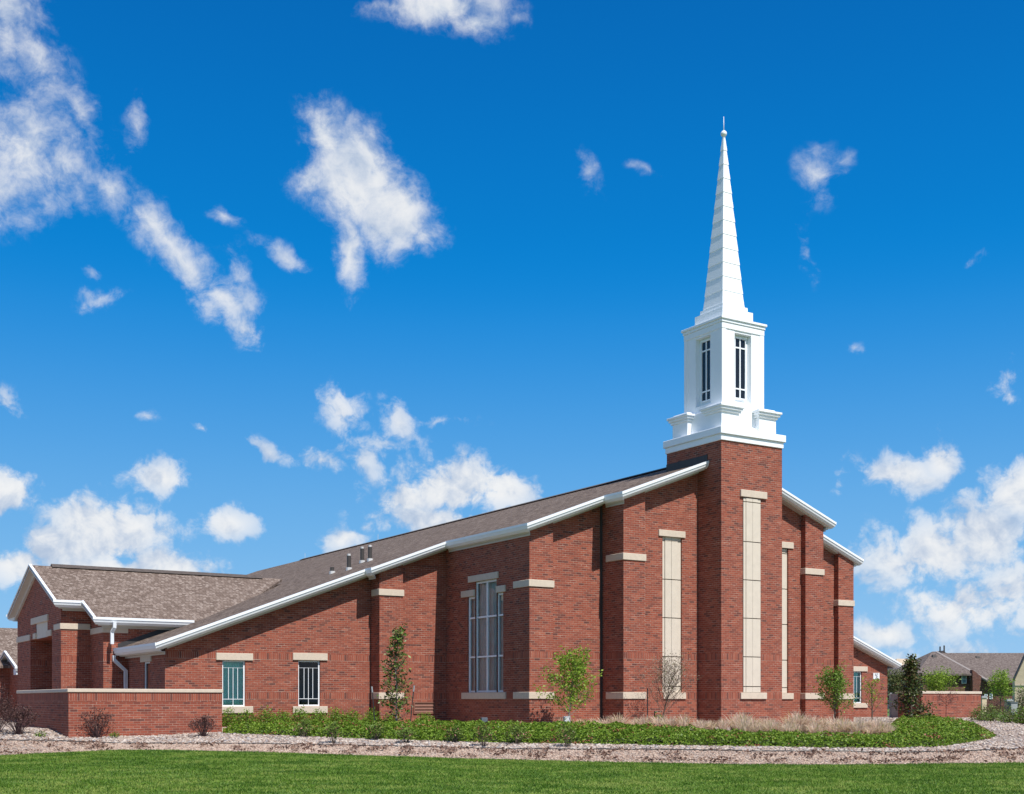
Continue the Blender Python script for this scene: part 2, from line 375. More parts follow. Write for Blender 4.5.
# ------------------------------------------------------------------ mesh builder
class MB:
    def __init__(s): s.v = []; s.f = []; s.m = []; s.cur = 0
    def add(s, vs, fs):
        o = len(s.v); s.v += [tuple(map(float, q)) for q in vs]
        for f in fs: s.f.append(tuple(o + i for i in f)); s.m.append(s.cur)
    def box(s, x0, x1, y0, y1, z0, z1):
        s.add([(x0,y0,z0),(x1,y0,z0),(x1,y1,z0),(x0,y1,z0),(x0,y0,z1),(x1,y0,z1),(x1,y1,z1),(x0,y1,z1)],
              [(0,3,2,1),(4,5,6,7),(0,1,5,4),(1,2,6,5),(2,3,7,6),(3,0,4,7)])
    def hexa(s, bot, top):
        s.add(list(bot) + list(top), [(0,3,2,1),(4,5,6,7),(0,1,5,4),(1,2,6,5),(2,3,7,6),(3,0,4,7)])
    def prism(s, poly, dvec):
        n = len(poly); d = Vector(dvec)
        vs = [Vector(q) for q in poly]; vs2 = [q + d for q in vs]
        s.add(vs + vs2, [tuple(range(n))[::-1], tuple(range(n, 2*n))] + [(i, (i+1) % n, n + (i+1) % n, n + i) for i in range(n)])
    def tube(s, pts, rads, n=6, cap=True):
        pts = [Vector(q) for q in pts]; rings = []
        o = len(s.v)
        for i, q in enumerate(pts):
            d = (pts[min(i+1, len(pts)-1)] - pts[max(i-1, 0)]).normalized()
            e1 = d.orthogonal().normalized() if i == 0 else (e1 - d * e1.dot(d)).normalized()
            e2 = d.cross(e1)
            r = rads[i] if hasattr(rads, '__len__') else rads
            for k in range(n):
                an = 2*math.pi*k/n
                s.v.append(tuple(q + (e1*math.cos(an) + e2*math.sin(an))*r))
        for i in range(len(pts)-1):
            for k in range(n):
                a = o + i*n + k; b = o + i*n + (k+1) % n
                s.f.append((a, b, b+n, a+n)); s.m.append(s.cur)
        if cap:
            s.f.append(tuple(o + k for k in range(n))[::-1]); s.m.append(s.cur)
            e = o + (len(pts)-1)*n; s.f.append(tuple(e + k for k in range(n))); s.m.append(s.cur)
    def sphere(s, c, r, nu=12, nv=8):
        c = Vector(c); o = len(s.v)
        for j in range(nv+1):
            ph = math.pi*j/nv
            for i in range(nu):
                a = 2*math.pi*i/nu
                s.v.append((c.x + r*math.sin(ph)*math.cos(a), c.y + r*math.sin(ph)*math.sin(a), c.z + r*math.cos(ph)))
        for j in range(nv):
            for i in range(nu):
                a = o + j*nu + i; b = o + j*nu + (i+1) % nu
                s.f.append((a, a+nu, b+nu, b)); s.m.append(s.cur)
    def build(s, name, mats, parent=None, fix=True, smooth=False, bevel=0.0):
        me = bpy.data.meshes.new(name)
        me.from_pydata(s.v, [], s.f)
        mats = mats if isinstance(mats, (list, tuple)) else [mats]
        for q in mats: me.materials.append(q)
        me.polygons.foreach_set('material_index', s.m)
        if fix:
            bm = bmesh.new(); bm.from_mesh(me); bmesh.ops.recalc_face_normals(bm, faces=bm.faces); bm.to_mesh(me); bm.free()
        if smooth: me.polygons.foreach_set('use_smooth', [True]*len(me.polygons))
        me.update()
        o = bpy.data.objects.new(name, me); C.objects.link(o)
        if parent: o.parent = parent
        if bevel:
            bv = o.modifiers.new('bevel', 'BEVEL'); bv.width = bevel; bv.segments = 1; bv.limit_method = 'ANGLE'
        return o
def np_mesh(name, verts, faces_n, mats, parent=None, midx=None):
    """verts (N,k,3): N separate k-gons"""
    N, k, _ = verts.shape
    me = bpy.data.meshes.new(name)
    me.vertices.add(N*k); me.vertices.foreach_set('co', verts.reshape(-1).astype(np.float32))
    me.loops.add(N*k); me.loops.foreach_set('vertex_index', np.arange(N*k, dtype=np.int32))
    me.polygons.add(N); me.polygons.foreach_set('loop_start', np.arange(0, N*k, k, dtype=np.int32))
    mats = mats if isinstance(mats, (list, tuple)) else [mats]
    for q in mats: me.materials.append(q)
    if midx is not None: me.polygons.foreach_set('material_index', midx.astype(np.int32))
    me.update(calc_edges=True); me.validate()
    o = bpy.data.objects.new(name, me); C.objects.link(o)
    if parent: o.parent = parent
    return o
def empty(name, loc, rz=0.0):
    o = bpy.data.objects.new(name, None); C.objects.link(o); o.location = loc; o.rotation_euler = (0, 0, rz)
    o.empty_display_size = 0.3
    return o
def tag(o, label=None, cat=None, group=None, kind=None):
    if label: o['label'] = label
    if cat: o['category'] = cat
    if group: o['group'] = group
    if kind: o['kind'] = kind
    return o
def copy_thing(o):
    c = o.copy(); C.objects.link(c)
    for ch in o.children:
        d = ch.copy(); C.objects.link(d); d.parent = c
    return c

# ------------------------------------------------------------------ terrain
XP = np.array([-500,-160,-80,0,70,130,222,300,400,512,640,760,900,1024,1124,1300,1700.])
DP = np.array([28,29,29.5,30,31.2,31.8,31.2,30.7,30.1,29.6,28.4,27.7,27.6,28.2,29,30,32.])
YP = np.array([760,759,758,757,752,749.5,751,753.5,757,760,763,764.8,764.6,763,762,760,758.])
XW = (XP - CX)/F*DP; ZL = ZC - (YP - HOR)*DP/F
xs_f = np.linspace(-60, 60, 1201)
def smooth(a, k=25):
    w = np.hanning(2*k+1); w /= w.sum()
    return np.convolve(np.pad(a, k, mode='edge'), w, mode='valid')
YL_T = smooth(np.interp(xs_f, XW, DP)); ZL_T = smooth(np.interp(xs_f, XW, ZL))
def edgeY(X): return np.interp(X, xs_f, YL_T)
def edgeZ(X): return np.interp(X, xs_f, ZL_T)
def height(X, Y):
    X = np.asarray(X, float); Y = np.asarray(Y, float)
    s = Y - edgeY(X); zl = edgeZ(X)
    up = np.clip(s/6.0, 0, 1)
    bed = zl + (0.03 - zl)*up
    bed = bed + 0.10*np.clip((Y - 44)/8, 0, 1)
    dn = np.clip(-s/11.0, 0, 1)
    lawn = zl + (-0.52 - zl)*dn*dn*(3 - 2*dn)
    lawn = lawn + 0.02*np.sin(X*0.7 + 0.4)*np.sin(Y*0.55)*np.clip(-s/2, 0, 1)
    far = np.clip((Y - 75)/40, 0, 1)
    return np.where(s < 0, lawn, bed*(1 - far) + (-0.05)*far)
def on_ground(x, y):
    """the ground point seen at a picture position, for laying out beds and plants"""
    t = (x - CX)/F; sl_ = (HOR - y)/F
    Ds = np.linspace(15, 75, 6001)
    gz = height(t*Ds, Ds); rz = ZC + sl_*Ds
    i = np.argmax(rz <= gz) if np.any(rz <= gz) else len(Ds)-1
    D = Ds[i]; return np.array([t*D, D, float(gz[i])])
def gpt(x, D):
    X = (x - CX)/F*D; return np.array([X, D, float(height(X, D))])

def grid_sheet(name, xs, ylo, yhi, ny, m, dz=0.0, kind='structure'):
    xs = np.asarray(xs); vs = []; fs = []
    for X in xs:
        for Y in np.linspace(ylo(X), yhi(X), ny):
            vs.append((X, Y, float(height(X, Y)) + dz))
    n = len(xs)
    for i in range(n-1):
        for j in range(ny-1):
            a = i*ny + j; fs.append((a, a+ny, a+ny+1, a+1))
    me = bpy.data.meshes.new(name); me.from_pydata(vs, [], fs); me.materials.append(m); me.update()
    me.polygons.foreach_set('use_smooth', [True]*len(me.polygons))
    o = bpy.data.objects.new(name, me); C.objects.link(o); tag(o, kind=kind); return o

def lawn_mat():
    m, b, pr = mat('lawn_soil_and_grass')
    oc = b.new('ShaderNodeTexCoord').outputs['Object']
    n1 = b.noise(oc, 0.55, 4, 0.6).outputs['Fac']; n2 = b.noise(oc, 9.0, 5, 0.65).outputs['Fac']
    v = b.math('ADD', b.math('MULTIPLY', n1, 0.6), b.math('MULTIPLY', n2, 0.4))
    c = b.ramp(v, [(0.3, (.045, .095, .010)), (0.5, (.085, .16, .016)), (0.7, (.15, .21, .04))])
    setp(b, pr, Base_Color=c, Roughness=0.9); return m
def gravel_mat():
    m, b, pr = mat('gravel_ground')
    oc = b.new('ShaderNodeTexCoord').outputs['Object']
    vo = b.new('ShaderNodeTexVoronoi'); b.l.new(oc, vo.inputs['Vector']); vo.inputs['Scale'].default_value = 16
    n1 = b.noise(oc, 1.2, 4, 0.65).outputs['Fac']
    cr = b.sep(vo.outputs['Color'])[0]
    c = b.ramp(cr, [(0.0, (.22, .165, .14)), (0.3, (.36, .28, .235)), (0.65, (.50, .41, .35)), (0.9, (.60, .53, .47)), (1.0, (.32, .30, .30))])
    c = b.mix(b.maprange(n1, 0.5, 0.68, 0, 0.6), c, col((.17, .095, .075)))
    dk = b.maprange(vo.outputs['Distance'], 0.25, 0.6, 0.0, 0.6)
    c = b.mix(dk, c, col((.10, .07, .055)))
    bn = b.new('ShaderNodeBump'); bn.inputs['Strength'].default_value = 0.8; bn.inputs['Distance'].default_value = 0.03; bn.invert = True
    b.l.new(vo.outputs['Distance'], bn.inputs['Height']); b.l.new(bn.outputs[0], pr.inputs['Normal'])
    setp(b, pr, Base_Color=c, Roughness=0.9); return m
M['lawn'] = lawn_mat(); M['gravel'] = gravel_mat()

ga = sorted(set([-1500,-700,-300,-150,-90] + list(np.linspace(-60, 60, 61)) + [90,150,300,700,1500]))
gb = [-1200,-300,-60,-10,5,15,20,25] + list(np.linspace(27, 60, 34)) + [70,80,95,115,160,300,700,1600,3500]
vs = [(x, y, float(height(x, y)) - 0.14) for x in ga for y in gb]
fs = [(i*len(gb)+j, (i+1)*len(gb)+j, (i+1)*len(gb)+j+1, i*len(gb)+j+1) for i in range(len(ga)-1) for j in range(len(gb)-1)]
gm = bpy.data.meshes.new('ground'); gm.from_pydata(vs, [], fs); gm.materials.append(M['lawn'])
go = bpy.data.objects.new('ground', gm); C.objects.link(go); tag(go, kind='structure')
XS = np.linspace(-45, 45, 181)
grid_sheet('lawn', XS, lambda X: 6.0, lambda X: edgeY(X), 60, M['lawn'])
grid_sheet('gravel_bed', XS, lambda X: edgeY(X), lambda X: 62.0 if X < 19 else (60.0 if X < 21 else 53.5), 80, M['gravel'])

def plants_outline(px): return np.array([on_ground(x, y)[:2] for x, y in px])
def in_poly(P, poly):
    x, y = P[:, 0], P[:, 1]; ins = np.zeros(len(P), bool); n = len(poly); j = n-1
    for i in range(n):
        xi, yi = poly[i]; xj, yj = poly[j]
        c = ((yi > y) != (yj > y)) & (x < (xj - xi)*(y - yi)/(yj - yi + 1e-12) + xi)
        ins ^= c; j = i
    return ins
def rand_in(poly, n):
    lo, hi = poly.min(0), poly.max(0); out = []
    k = 0
    while k < n:
        P = lo + rng.random((n*2, 2))*(hi - lo); P = P[in_poly(P, poly)]; out.append(P); k += len(P)
    return np.concatenate(out)[:n]

def leaves(pts, size, droop=0.3, aspect=0.5, jitter=0.4, up=0.0):
    """N little folded-flat leaves (quads) at pts, random directions"""
    N = len(pts)
    d = rng.normal(size=(N, 3)); d[:, 2] = d[:, 2]*0.6 - droop; d /= np.linalg.norm(d, axis=1)[:, None]
    r = rng.normal(size=(N, 3)); r[:, 2] += up
    s = np.cross(d, r); s /= np.linalg.norm(s, axis=1)[:, None] + 1e-9
    L = size*(1 + jitter*(rng.random(N)*2 - 1))[:, None]
    c = pts[:, None, :]
    q = np.stack([-d*L*0.5, s*L*aspect*0.5, d*L*0.5, -s*L*aspect*0.5], axis=1)
    return c + q

# ------------------------------------------------------------------ the church
church = empty('church', (T[0], T[1], 0.0), TH)
tag(church, 'red brick church with stepped gable front, brown shingle roofs and tall white steeple', 'church')
W = 2.667
WD = 2.76; PITCH = 0.377; RZ = 9.17; RA = W/2
def roofz(a): return RZ - PITCH*abs(a - RA)
b1 = 1.142; P1 = -3.216; b2 = 2.109; P2 = -6.111; b3 = 7.239; P3 = -8.738; b4 = 7.709; A4 = -15.715
b5 = 12.085; A5 = -16.497; b6 = 13.779; A6 = -17.494; b7 = 21.50
b1R = 1.69; PR1 = 6.10; b2R = 2.85; PR2 = 8.90; b4R = 9.3; A4R = 18.4
ZB = -0.45; BACK = 45.5

def wall_u(a0, a1, b, ztop, ops=(), name='brick_wall', t=0.35, m=None, z0=ZB):
    """wall in a front-facing plane, its top following ztop(a); ops = openings (a0,a1,z0,z1)"""
    mb = MB(); cuts = sorted({a0, a1, *[o[0] for o in ops], *[o[1] for o in ops]})
    for l, r in zip(cuts[:-1], cuts[1:]):
        oo = sorted([o for o in ops if o[0] <= l + 1e-6 and o[1] >= r - 1e-6], key=lambda o: o[2]); zb = z0
        for o in oo:
            mb.add([(l,b,zb),(r,b,zb),(r,b,o[2]),(l,b,o[2])], [(0,1,2,3)]); zb = o[3]
        mb.add([(l,b,zb),(r,b,zb),(r,b,ztop(r)),(l,b,ztop(l))], [(0,1,2,3)])
    for o in ops:
        d = o[4] if len(o) > 4 else 0.14
        mb.add([(o[0],b,o[2]),(o[0],b,o[3]),(o[0],b+d,o[3]),(o[0],b+d,o[2])], [(0,1,2,3)])
        mb.add([(o[1],b,o[2]),(o[1],b+d,o[2]),(o[1],b+d,o[3]),(o[1],b,o[3])], [(0,1,2,3)])
        mb.add([(o[0],b,o[2]),(o[0],b+d,o[2]),(o[1],b+d,o[2]),(o[1],b,o[2])], [(0,1,2,3)])
        mb.add([(o[0],b,o[3]),(o[1],b,o[3]),(o[1],b+d,o[3]),(o[0],b+d,o[3])], [(0,1,2,3)])
    return mb.build(name, m or M['brick'], church, fix=False)
def wall_v(b0, b1_, a, zt0, zt1, ops=(), name='brick_wall', m=None, z0=ZB, face=-1):
    """wall in a side-facing plane (outer face toward -a when face=-1)"""
    mb = MB(); cuts = sorted({b0, b1_, *[o[0] for o in ops], *[o[1] for o in ops]})
    zt = lambda b: zt0 + (zt1 - zt0)*(b - b0)/(b1_ - b0)
    fc = (3,2,1,0) if face < 0 else (0,1,2,3)
    for l, r in zip(cuts[:-1], cuts[1:]):
        oo = sorted([o for o in ops if o[0] <= l + 1e-6 and o[1] >= r - 1e-6], key=lambda o: o[2]); zb = z0
        for o in oo:
            mb.add([(a,l,zb),(a,r,zb),(a,r,o[2]),(a,l,o[2])], [fc]); zb = o[3]
        mb.add([(a,l,zb),(a,r,zb),(a,r,zt(r)),(a,l,zt(l))], [fc])
    for o in ops:
        d = (o[4] if len(o) > 4 else 0.14)*(-face)
        for q in ([(a,o[0],o[2]),(a,o[0],o[3]),(a+d,o[0],o[3]),(a+d,o[0],o[2])], [(a,o[1],o[2]),(a+d,o[1],o[2]),(a+d,o[1],o[3]),(a,o[1],o[3])],
                  [(a,o[0],o[2]),(a+d,o[0],o[2]),(a+d,o[1],o[2]),(a,o[1],o[2])], [(a,o[0],o[3]),(a,o[1],o[3]),(a+d,o[1],o[3]),(a+d,o[0],o[3])]):
            mb.add(q, [(0,1,2,3)])
    return mb.build(name, m or M['brick'], church, fix=False)
def stone(a0, a1, b0, b1_, z0, z1, name='stone_band'):
    mb = MB(); mb.box(a0, a1, b0, b1_, z0, z1)
    return mb.build(name, M['stone'], church, bevel=0.008)

rz = lambda a: roofz(a) - 0.16
# -- windows on the front faces
def window_u(b, a0, a1, z0, z1, glass, drape, dep=0.12, style='prairie'):
    w = MB(); fr = 0.045
    w.box(a0, a0+fr, b+dep-.06, b+dep, z0, z1); w.box(a1-fr, a1, b+dep-.06, b+dep, z0, z1)
    w.box(a0+fr, a1-fr, b+dep-.06, b+dep, z1-fr, z1); w.box(a0+fr, a1-fr, b+dep-.06, b+dep, z0, z0+fr)
    o = w.build('window', M['white'], church)
    wd = a1 - a0; h = z1 - z0; mu = MB(); e = .008; y0, y1 = b+dep-.045, b+dep-.022
    zl_ = z0 + .16*h; zu = z1 - .16*h
    mu.box(a0+fr, a1-fr, y0, y1, zl_-e, zl_+e)
    mu.box(a0+fr, a1-fr, y0+.003, y1-.003, zu-e*.5, zu+e*.5)
    for q, lo in ((.30, zl_), (.5, z0+fr), (.70, zl_)):
        mu.box(a0+q*wd-e, a0+q*wd+e, y0-.002, y1+.002, lo, zu if q != .5 else zu)
    mu.build('muntin', M['white'], o)
    g_ = MB(); g_.add([(a0+fr,b+dep-.03,z0+fr),(a1-fr,b+dep-.03,z0+fr),(a1-fr,b+dep-.03,z1-fr),(a0+fr,b+dep-.03,z1-fr)], [(0,1,2,3)])
    g_.build('pane', glass, o, fix=False)
    pleats(a0-.05, a1+.05, b+dep+.10, z0-.05, z1+.05, drape, o)
    return o
def pleats(a0, a1, b, z0, z1, m, parent, amp=0.03, axis='u'):
    n = max(8, int((a1-a0)/0.03)); d = MB(); vs = []
    for i in range(n+1):
        q = a0 + (a1-a0)*i/n; off = amp*math.sin(q*2*math.pi/0.17)
        for z in (z0, z1): vs.append((q, b+off, z) if axis == 'u' else (b+off, q, z))
    d.add(vs, [(2*i, 2*i+2, 2*i+3, 2*i+1) for i in range(n)])
    bk = d.build('curtain_or_dark_room', m, parent, fix=False)
    return bk

def winpx(b, x0, x1, yt, yb):
    a0, a1 = a_of(x0, b), a_of(x1, b); am = (a0+a1)/2
    return a0, a1, zz(yb, am, b), zz(yt, am, b)

# tower
mb = MB(); mb.box(0, W, 0, WD, ZB, 9.40); mb.build('tower', M['brick'], church)
# left bays
w1 = winpx(b1, 662.5, 682, 536.8, 692.3)
wall_u(P1, 0.0, b1, rz, [(w1[0], w1[1], 1.13, w1[3], 0.10)])
wall_v(b1, b2+.3, P1, rz(P1), rz(P1))
wall_u(P2, P1, b2, rz)
BW = dict(b=P2)
bf = lambda x: b_of(x, P2)
zs = lambda x, y: zz(y, P2, bf(x))
big_l, big_m0, big_m1, big_r = bf(467.6), bf(475.2), bf(496.6), bf(503.2)
zsill = zs(485, 692.4); ztopc = zs(486, 580.2); ztops = zs(471, 596.6)
wall_v(b2, b3+.3, P2, rz(P2), rz(P2), [(big_m0, big_l, zsill, ztops), (big_m1, big_m0, zsill, ztopc), (big_r, big_m1, zsill, ztops)])
wall_u(P3, P2, b3, rz)
wall_v(b3, b4+.3, P3, rz(P3), rz(P3))
wa = winpx(b4, 222.3, 245.3, 660.4, 706.5); wb = winpx(b4, 298.3, 320.2, 660.6, 706.0)
wall_u(A4, P3, b4, rz, [wa, wb])
ws_b0, ws_b1 = b_of(150, A4), b_of(143.7, A4)
zs0, zs1 = 0.62, zz(661.5, A4, ws_b0)
wall_v(b4, b5+.3, A4, roofz(A4)-.16, roofz(A4)-.16, [(ws_b0, ws_b1, zs0, zs1)])
# right bays
pr_a0, pr_a1 = a_of(788.3, b1R) - .62, a_of(788.3, b1R)
pr_zt = zz(548.5, pr_a1, b1R)
wall_u(W, PR1, b1R, rz, [(pr_a0, pr_a1, 1.13, pr_zt, 0.10)])
wall_v(b1R, b2R+.3, PR1, rz(PR1), rz(PR1), face=1)
wall_u(PR1, PR2, b2R, rz)
wall_v(b2R, b4R+.3, PR2, rz(PR2), rz(PR2), face=1)
wr = winpx(b4R, 850.5, 862, 671.3, 703)
wr = (wr[0]-.15, wr[1], wr[2], wr[3])
wall_u(PR2, A4R, b4R, rz, [wr])
wall_v(b4R, BACK-.6, A4R, roofz(A4R)-.16, roofz(A4R)-.16, face=1)

# pilasters
def pilaster(a0, a1, b0, bdeep, za, bands):
    mb = MB()
    mb.hexa([(a0,b0,ZB),(a1,b0,ZB),(a1,bdeep,ZB),(a0,bdeep,ZB)], [(a0,b0,za(a0)),(a1,b0,za(a1)),(a1,bdeep,za(a1)),(a0,bdeep,za(a0))])
    p_ = mb.build('pilaster', M['brick'], church)
    e = .035
    for z0, z1 in bands:
        s_ = MB(); s_.box(a0-e, a1+e, b0-e, bdeep-.06, z0, z1)
        s_.build('stone_band', M['stone'], p_, bevel=0.008)
low = (0.925, 1.14)
def up(x, y, b): 
    a = a_of(x, b); z = zz(y, a, b); return (z-.215, z)
pilaster(P1-.02, a_of(645, b1-.22), b1-.22, b1+.74, rz, [low, up(630, 553.2, b1-.22)])
pilaster(P2-.02, a_of(553, b2-.22), b2-.22, b2+.75, rz, [low, up(540, 580.0, b2-.22)])
pilaster(P3-.02, a_of(403, b3-.22), b3-.22, b3+.40, rz, [low, up(390, 589.3, b3-.22)])
pilaster(a_of(805.5, 1.47), PR1+.02, 1.47, 1.47+.8, rz, [low, up(812, 568.5, 1.47)])
pilaster(a_of(838.5, 2.63), PR2+.02, 2.63, 2.63+.8, rz, [low, up(845, 600.2, 2.63)])

# precast strip panels with open joints
def panel_u(b, a0, a1, z0, z1, dep=0.06):
    bk = MB(); bk.add([(a0,b+dep+.03,z0),(a1,b+dep+.03,z0),(a1,b+dep+.03,z1),(a0,b+dep+.03,z1)], [(0,1,2,3)])
    o = bk.build('strip_panel', M['joint'], church, fix=False)
    zcuts = [z0] + [z for z in (1.33, 2.30, 3.56, 4.81, 6.06, 7.30, 8.5) if z0+.1 < z < z1-.12] + [z1-.13 if z1-.13 not in () else z1, z1]
    acuts = [0, .17, .5, .83, 1.0]; gw = .009; sl_ = MB()
    for i in range(len(zcuts)-1):
        for j in range(4):
            l = a0 + (a1-a0)*acuts[j]; r = a0 + (a1-a0)*acuts[j+1]
            off = 0.0 if j in (1, 2) else .022
            hz = .014
            sl_.box(l + (gw*.5 if j else 0), r - (gw*.5 if j < 3 else 0), b+dep-.02+off, b+dep+.02+off*.2, zcuts[i]+hz, zcuts[i+1]-hz)
    sl_.build('slab', M['panel'], o, bevel=0.004)
panel_u(b1, w1[0], w1[1], 1.13, w1[3])
panel_u(b1R, pr_a0, pr_a1, 1.13, pr_zt)
tp = winpx(-.0, 743.0, 760.2, 498.3, 692.3)
# shallow reveal on the tower: panel set just proud of a dark joint
bk = MB(); bk.box(tp[0]-.012, tp[1]+.012, -.006, .05, 1.13, tp[3]); bo = bk.build('strip_panel', M['joint'], church)
sl_ = MB(); acuts = [0, .14, .52, .82, 1.0]; zc_ = [1.13, 1.33, 2.30, 3.56, 4.81, 6.06, tp[3]-.14, tp[3]]
for i in range(len(zc_)-1):
    for j in range(4):
        l = tp[0] + (tp[1]-tp[0])*acuts[j]; r = tp[0] + (tp[1]-tp[0])*acuts[j+1]
        off = -.014 if j in (1, 2) else 0.0
        sl_.box(l+.003, r-.003, -.022+off, .04, zc_[i]+.014, zc_[i+1]-.014)
sl_.build('slab', M['panel'], bo, bevel=0.004)
# lintels and sills
def slab_px(b, x0, x1, yt, yb, proud=.045, name='lintel', back=.2):
    a0, a1 = a_of(x0, b), a_of(x1, b); am = (a0+a1)/2
    return stone(a0, a1, b-proud, b+back, zz(yb, am, b), zz(yt, am, b), name)
slab_px(0.0, 739.8, 766, 491, 498, .07)
stone(a_of(740, 0), a_of(766, 0), -.06, .05, .925, 1.135, 'sill')
slab_px(b1, 658.3, 684.8, 530.6, 537, .045)
stone(a_of(663, b1), a_of(685.5, b1), b1-.045, b1+.2, .925, 1.135, 'sill')
stone(pr_a0-.08, a_of(793, b1R), b1R-.045, b1R+.2, pr_zt, pr_zt+.22, 'lintel')
stone(pr_a0-.08, a_of(793, b1R), b1R-.045, b1R+.2, .925, 1.135, 'sill')
for x0, x1 in ((216, 252.8), (292.6, 327.2)):
    slab_px(b4, x0, x1, 653.2, 660.3, .05)
    slab_px(b4, x0, x1, 706.3, 713.2, .05, 'sill')
stone(wr[0]-.2, a_of(867, b4R), b4R-.05, b4R+.2, wr[3], wr[3]+.22, 'lintel')
stone(wr[0]-.2, a_of(867, b4R), b4R-.05, b4R+.2, wr[2]-.22, wr[2], 'sill')
window_u(b4, *wa, M['glass_teal'], M['drape_teal'])
window_u(b4, *wb, M['glass_dark'], M['interior'])  # near-black sheet behind the pane paints the unlit room; no curtain
window_u(b4R, *wr, M['glass_teal'], M['drape_teal'])
# big stepped window on the shaded side
def sbox(mb, b0, b1_, z0, z1, d0=.05, d1=.12): mb.box(P2+d0, P2+d1, b0, b1_, z0, z1)
w = MB(); e = .035
for bq, zt in ((big_l, ztops), (big_m0, ztopc), ((big_m0+big_m1)/2, ztopc), (big_m1, ztopc), (big_r, ztops)):
    c = bq - e if bq == big_l else (bq + e if bq == big_r else bq)
    sbox(w, c-e, c+e, zsill, zt)
zh1, zh2 = zs(487, 616.3), zs(487, 656.3)
for z in (zsill+e, zh2, zh1): sbox(w, big_r+2*e, big_l-2*e, z-e*.8, z+e*.8, .055, .115)
sbox(w, big_m1, big_m0, ztopc-2*e, ztopc, .053, .117)
sbox(w, big_m0+e, big_l-2*e, ztops-2*e, ztops, .053, .117); sbox(w, big_r+2*e, big_m1-e, ztops-2*e, ztops, .053, .117)
wo_ = w.build('window', M['white'], church)
for l, r, zt in ((big_m0, big_l, ztops), (big_m1, big_m0, ztopc), (big_r, big_m1, ztops)):
    g_ = MB(); g_.add([(P2+.085, l, zsill), (P2+.085, l, zt), (P2+.085, r, zt), (P2+.085, r, zsill)], [(0,1,2,3)])
    g_.build('pane', M['glass_clear'], wo_, fix=False)
pleats(big_r-.25, big_l+.12, P2+.19, zsill-.1, ztopc+.1, M['drape'], wo_, axis='v')
def stone_v(b0, b1_, z0, z1, name, a=P2, proud=.05, back=.2): return stone(a-proud, a+back, min(b0,b1_), max(b0,b1_), z0, z1, name)
stone_v(bf(469), bf(498.7), ztopc, ztopc+.215, 'lintel')
stone_v(bf(462), big_m0+.01, ztops, ztops+.215, 'lintel')
stone_v(bf(506), big_m1-.01, ztops, ztops+.215, 'lintel')
stone_v(bf(462.5), bf(506.3), zsill-.215, zsill, 'sill')
# slim window in the low side wall
w = MB()
for q0, q1, z0, z1 in ((ws_b0, ws_b0+.05, zs0, zs1), (ws_b1-.05, ws_b1, zs0, zs1), (ws_b0+.05, ws_b1-.05, zs1-.05, zs1), (ws_b0+.05, ws_b1-.05, zs0, zs0+.05)):
    w.box(A4+.04, A4+.10, q0, q1, z0, z1)
wo2 = w.build('window', M['white'], church)
g_ = MB(); g_.add([(A4+.07, ws_b0, zs0), (A4+.07, ws_b0, zs1), (A4+.07, ws_b1, zs1), (A4+.07, ws_b1, zs0)], [(0,1,2,3)]); g_.build('pane', M['black_glass'], wo2, fix=False)
stone_v(ws_b0-.22, ws_b1+.25, zs1, zs1+.215, 'lintel', a=A4, back=.1)
# crawl-space vent
va0, va1 = a_of(413.2, b3), a_of(435.0, b3)
mb = MB(); z0, z1 = .42, .83
mb.box(va0, va1, b3-.035, b3+.05, z1-.05, z1); mb.box(va0, va1, b3-.035, b3+.05, z0, z0+.05)
mb.box(va0, va0+.05, b3-.034, b3+.05, z0+.05, z1-.05); mb.box(va1-.05, va1, b3-.034, b3+.05, z0+.05, z1-.05)
vo_ = mb.build('crawl_vent', M['vent_brown'], church)
mb = MB(); mb.box(va0+.05, va1-.05, b3-.008, b3+.04, z0+.05, z1-.05); mb.build('backing', M['interior'], vo_)
mb = MB()
for i in range(3):
    z = z0 + .05 + (i + .5)*(z1-z0-.10)/3
    mb.hexa([(va0+.05,b3-.034,z-.06),(va1-.05,b3-.034,z-.06),(va1-.05,b3-.012,z-.01),(va0+.05,b3-.012,z-.01)],
            [(va0+.05,b3-.034,z-.035),(va1-.05,b3-.034,z-.035),(va1-.05,b3-.012,z+.015),(va0+.05,b3-.012,z+.015)])
mb.build('slat', M['vent_brown'], vo_)
# thin dark expansion-joint downpipes
for x, b, yb in ((601.2, b2-.03, 690), (803.8, b1R-.03, 690), (836.5, b2R-.03, 690)):
    a = a_of(x, b); mb = MB(); mb.box(a-.035, a+.035, b-.02, b+.028, ZB, roofz(a)-.3); mb.build('downspout', M['vent_dark'], church)

# -- roofs
def slab_roof(name, poly, zf, m, t=.10, parent=church):
    mb = MB(); n = len(poly)
    top = [(a, b, zf(a, b)) for a, b in poly]; bot = [(a, b, zf(a, b)-t) for a, b in poly]
    mb.add(top + bot, [tuple(range(n)), tuple(range(n, 2*n))[::-1]] + [(i, n+i, n+(i+1) % n, (i+1) % n) for i in range(n)])
    return mb.build(name, m, parent)
E1, E2, E3, E4 = b1-.5, b2-.5, b3-.5, b4-.5
C1, C2, C3, CA = P1-.26, P2-.26, a_of(372, E3), -16.12
left_front = [(0.0, E1), (C1, E1), (C1, E2), (C2, E2), (C2, E3), (C3, E3), (C3, E4), (CA, E4), (CA, 13.9)]
BACK = 45.5
zmain = lambda a, b: roofz(a)
rl = slab_roof('roof', left_front[:-1] + [(CA, BACK), (RA, BACK), (RA, WD-.02), (0.0, WD-.02)], zmain, M['shingle_x'])
ER1, ER2, ER4 = 1.27, 2.50, 8.92
right_front = [(W, ER1), (6.45, ER1), (6.45, ER2), (9.22, ER2), (9.22, ER4), (18.8, ER4)]
rr = slab_roof('roof', [(RA, WD-.02), (W, WD-.02)] + right_front + [(18.8, BACK), (RA, BACK)], zmain, M['shingle_x'])
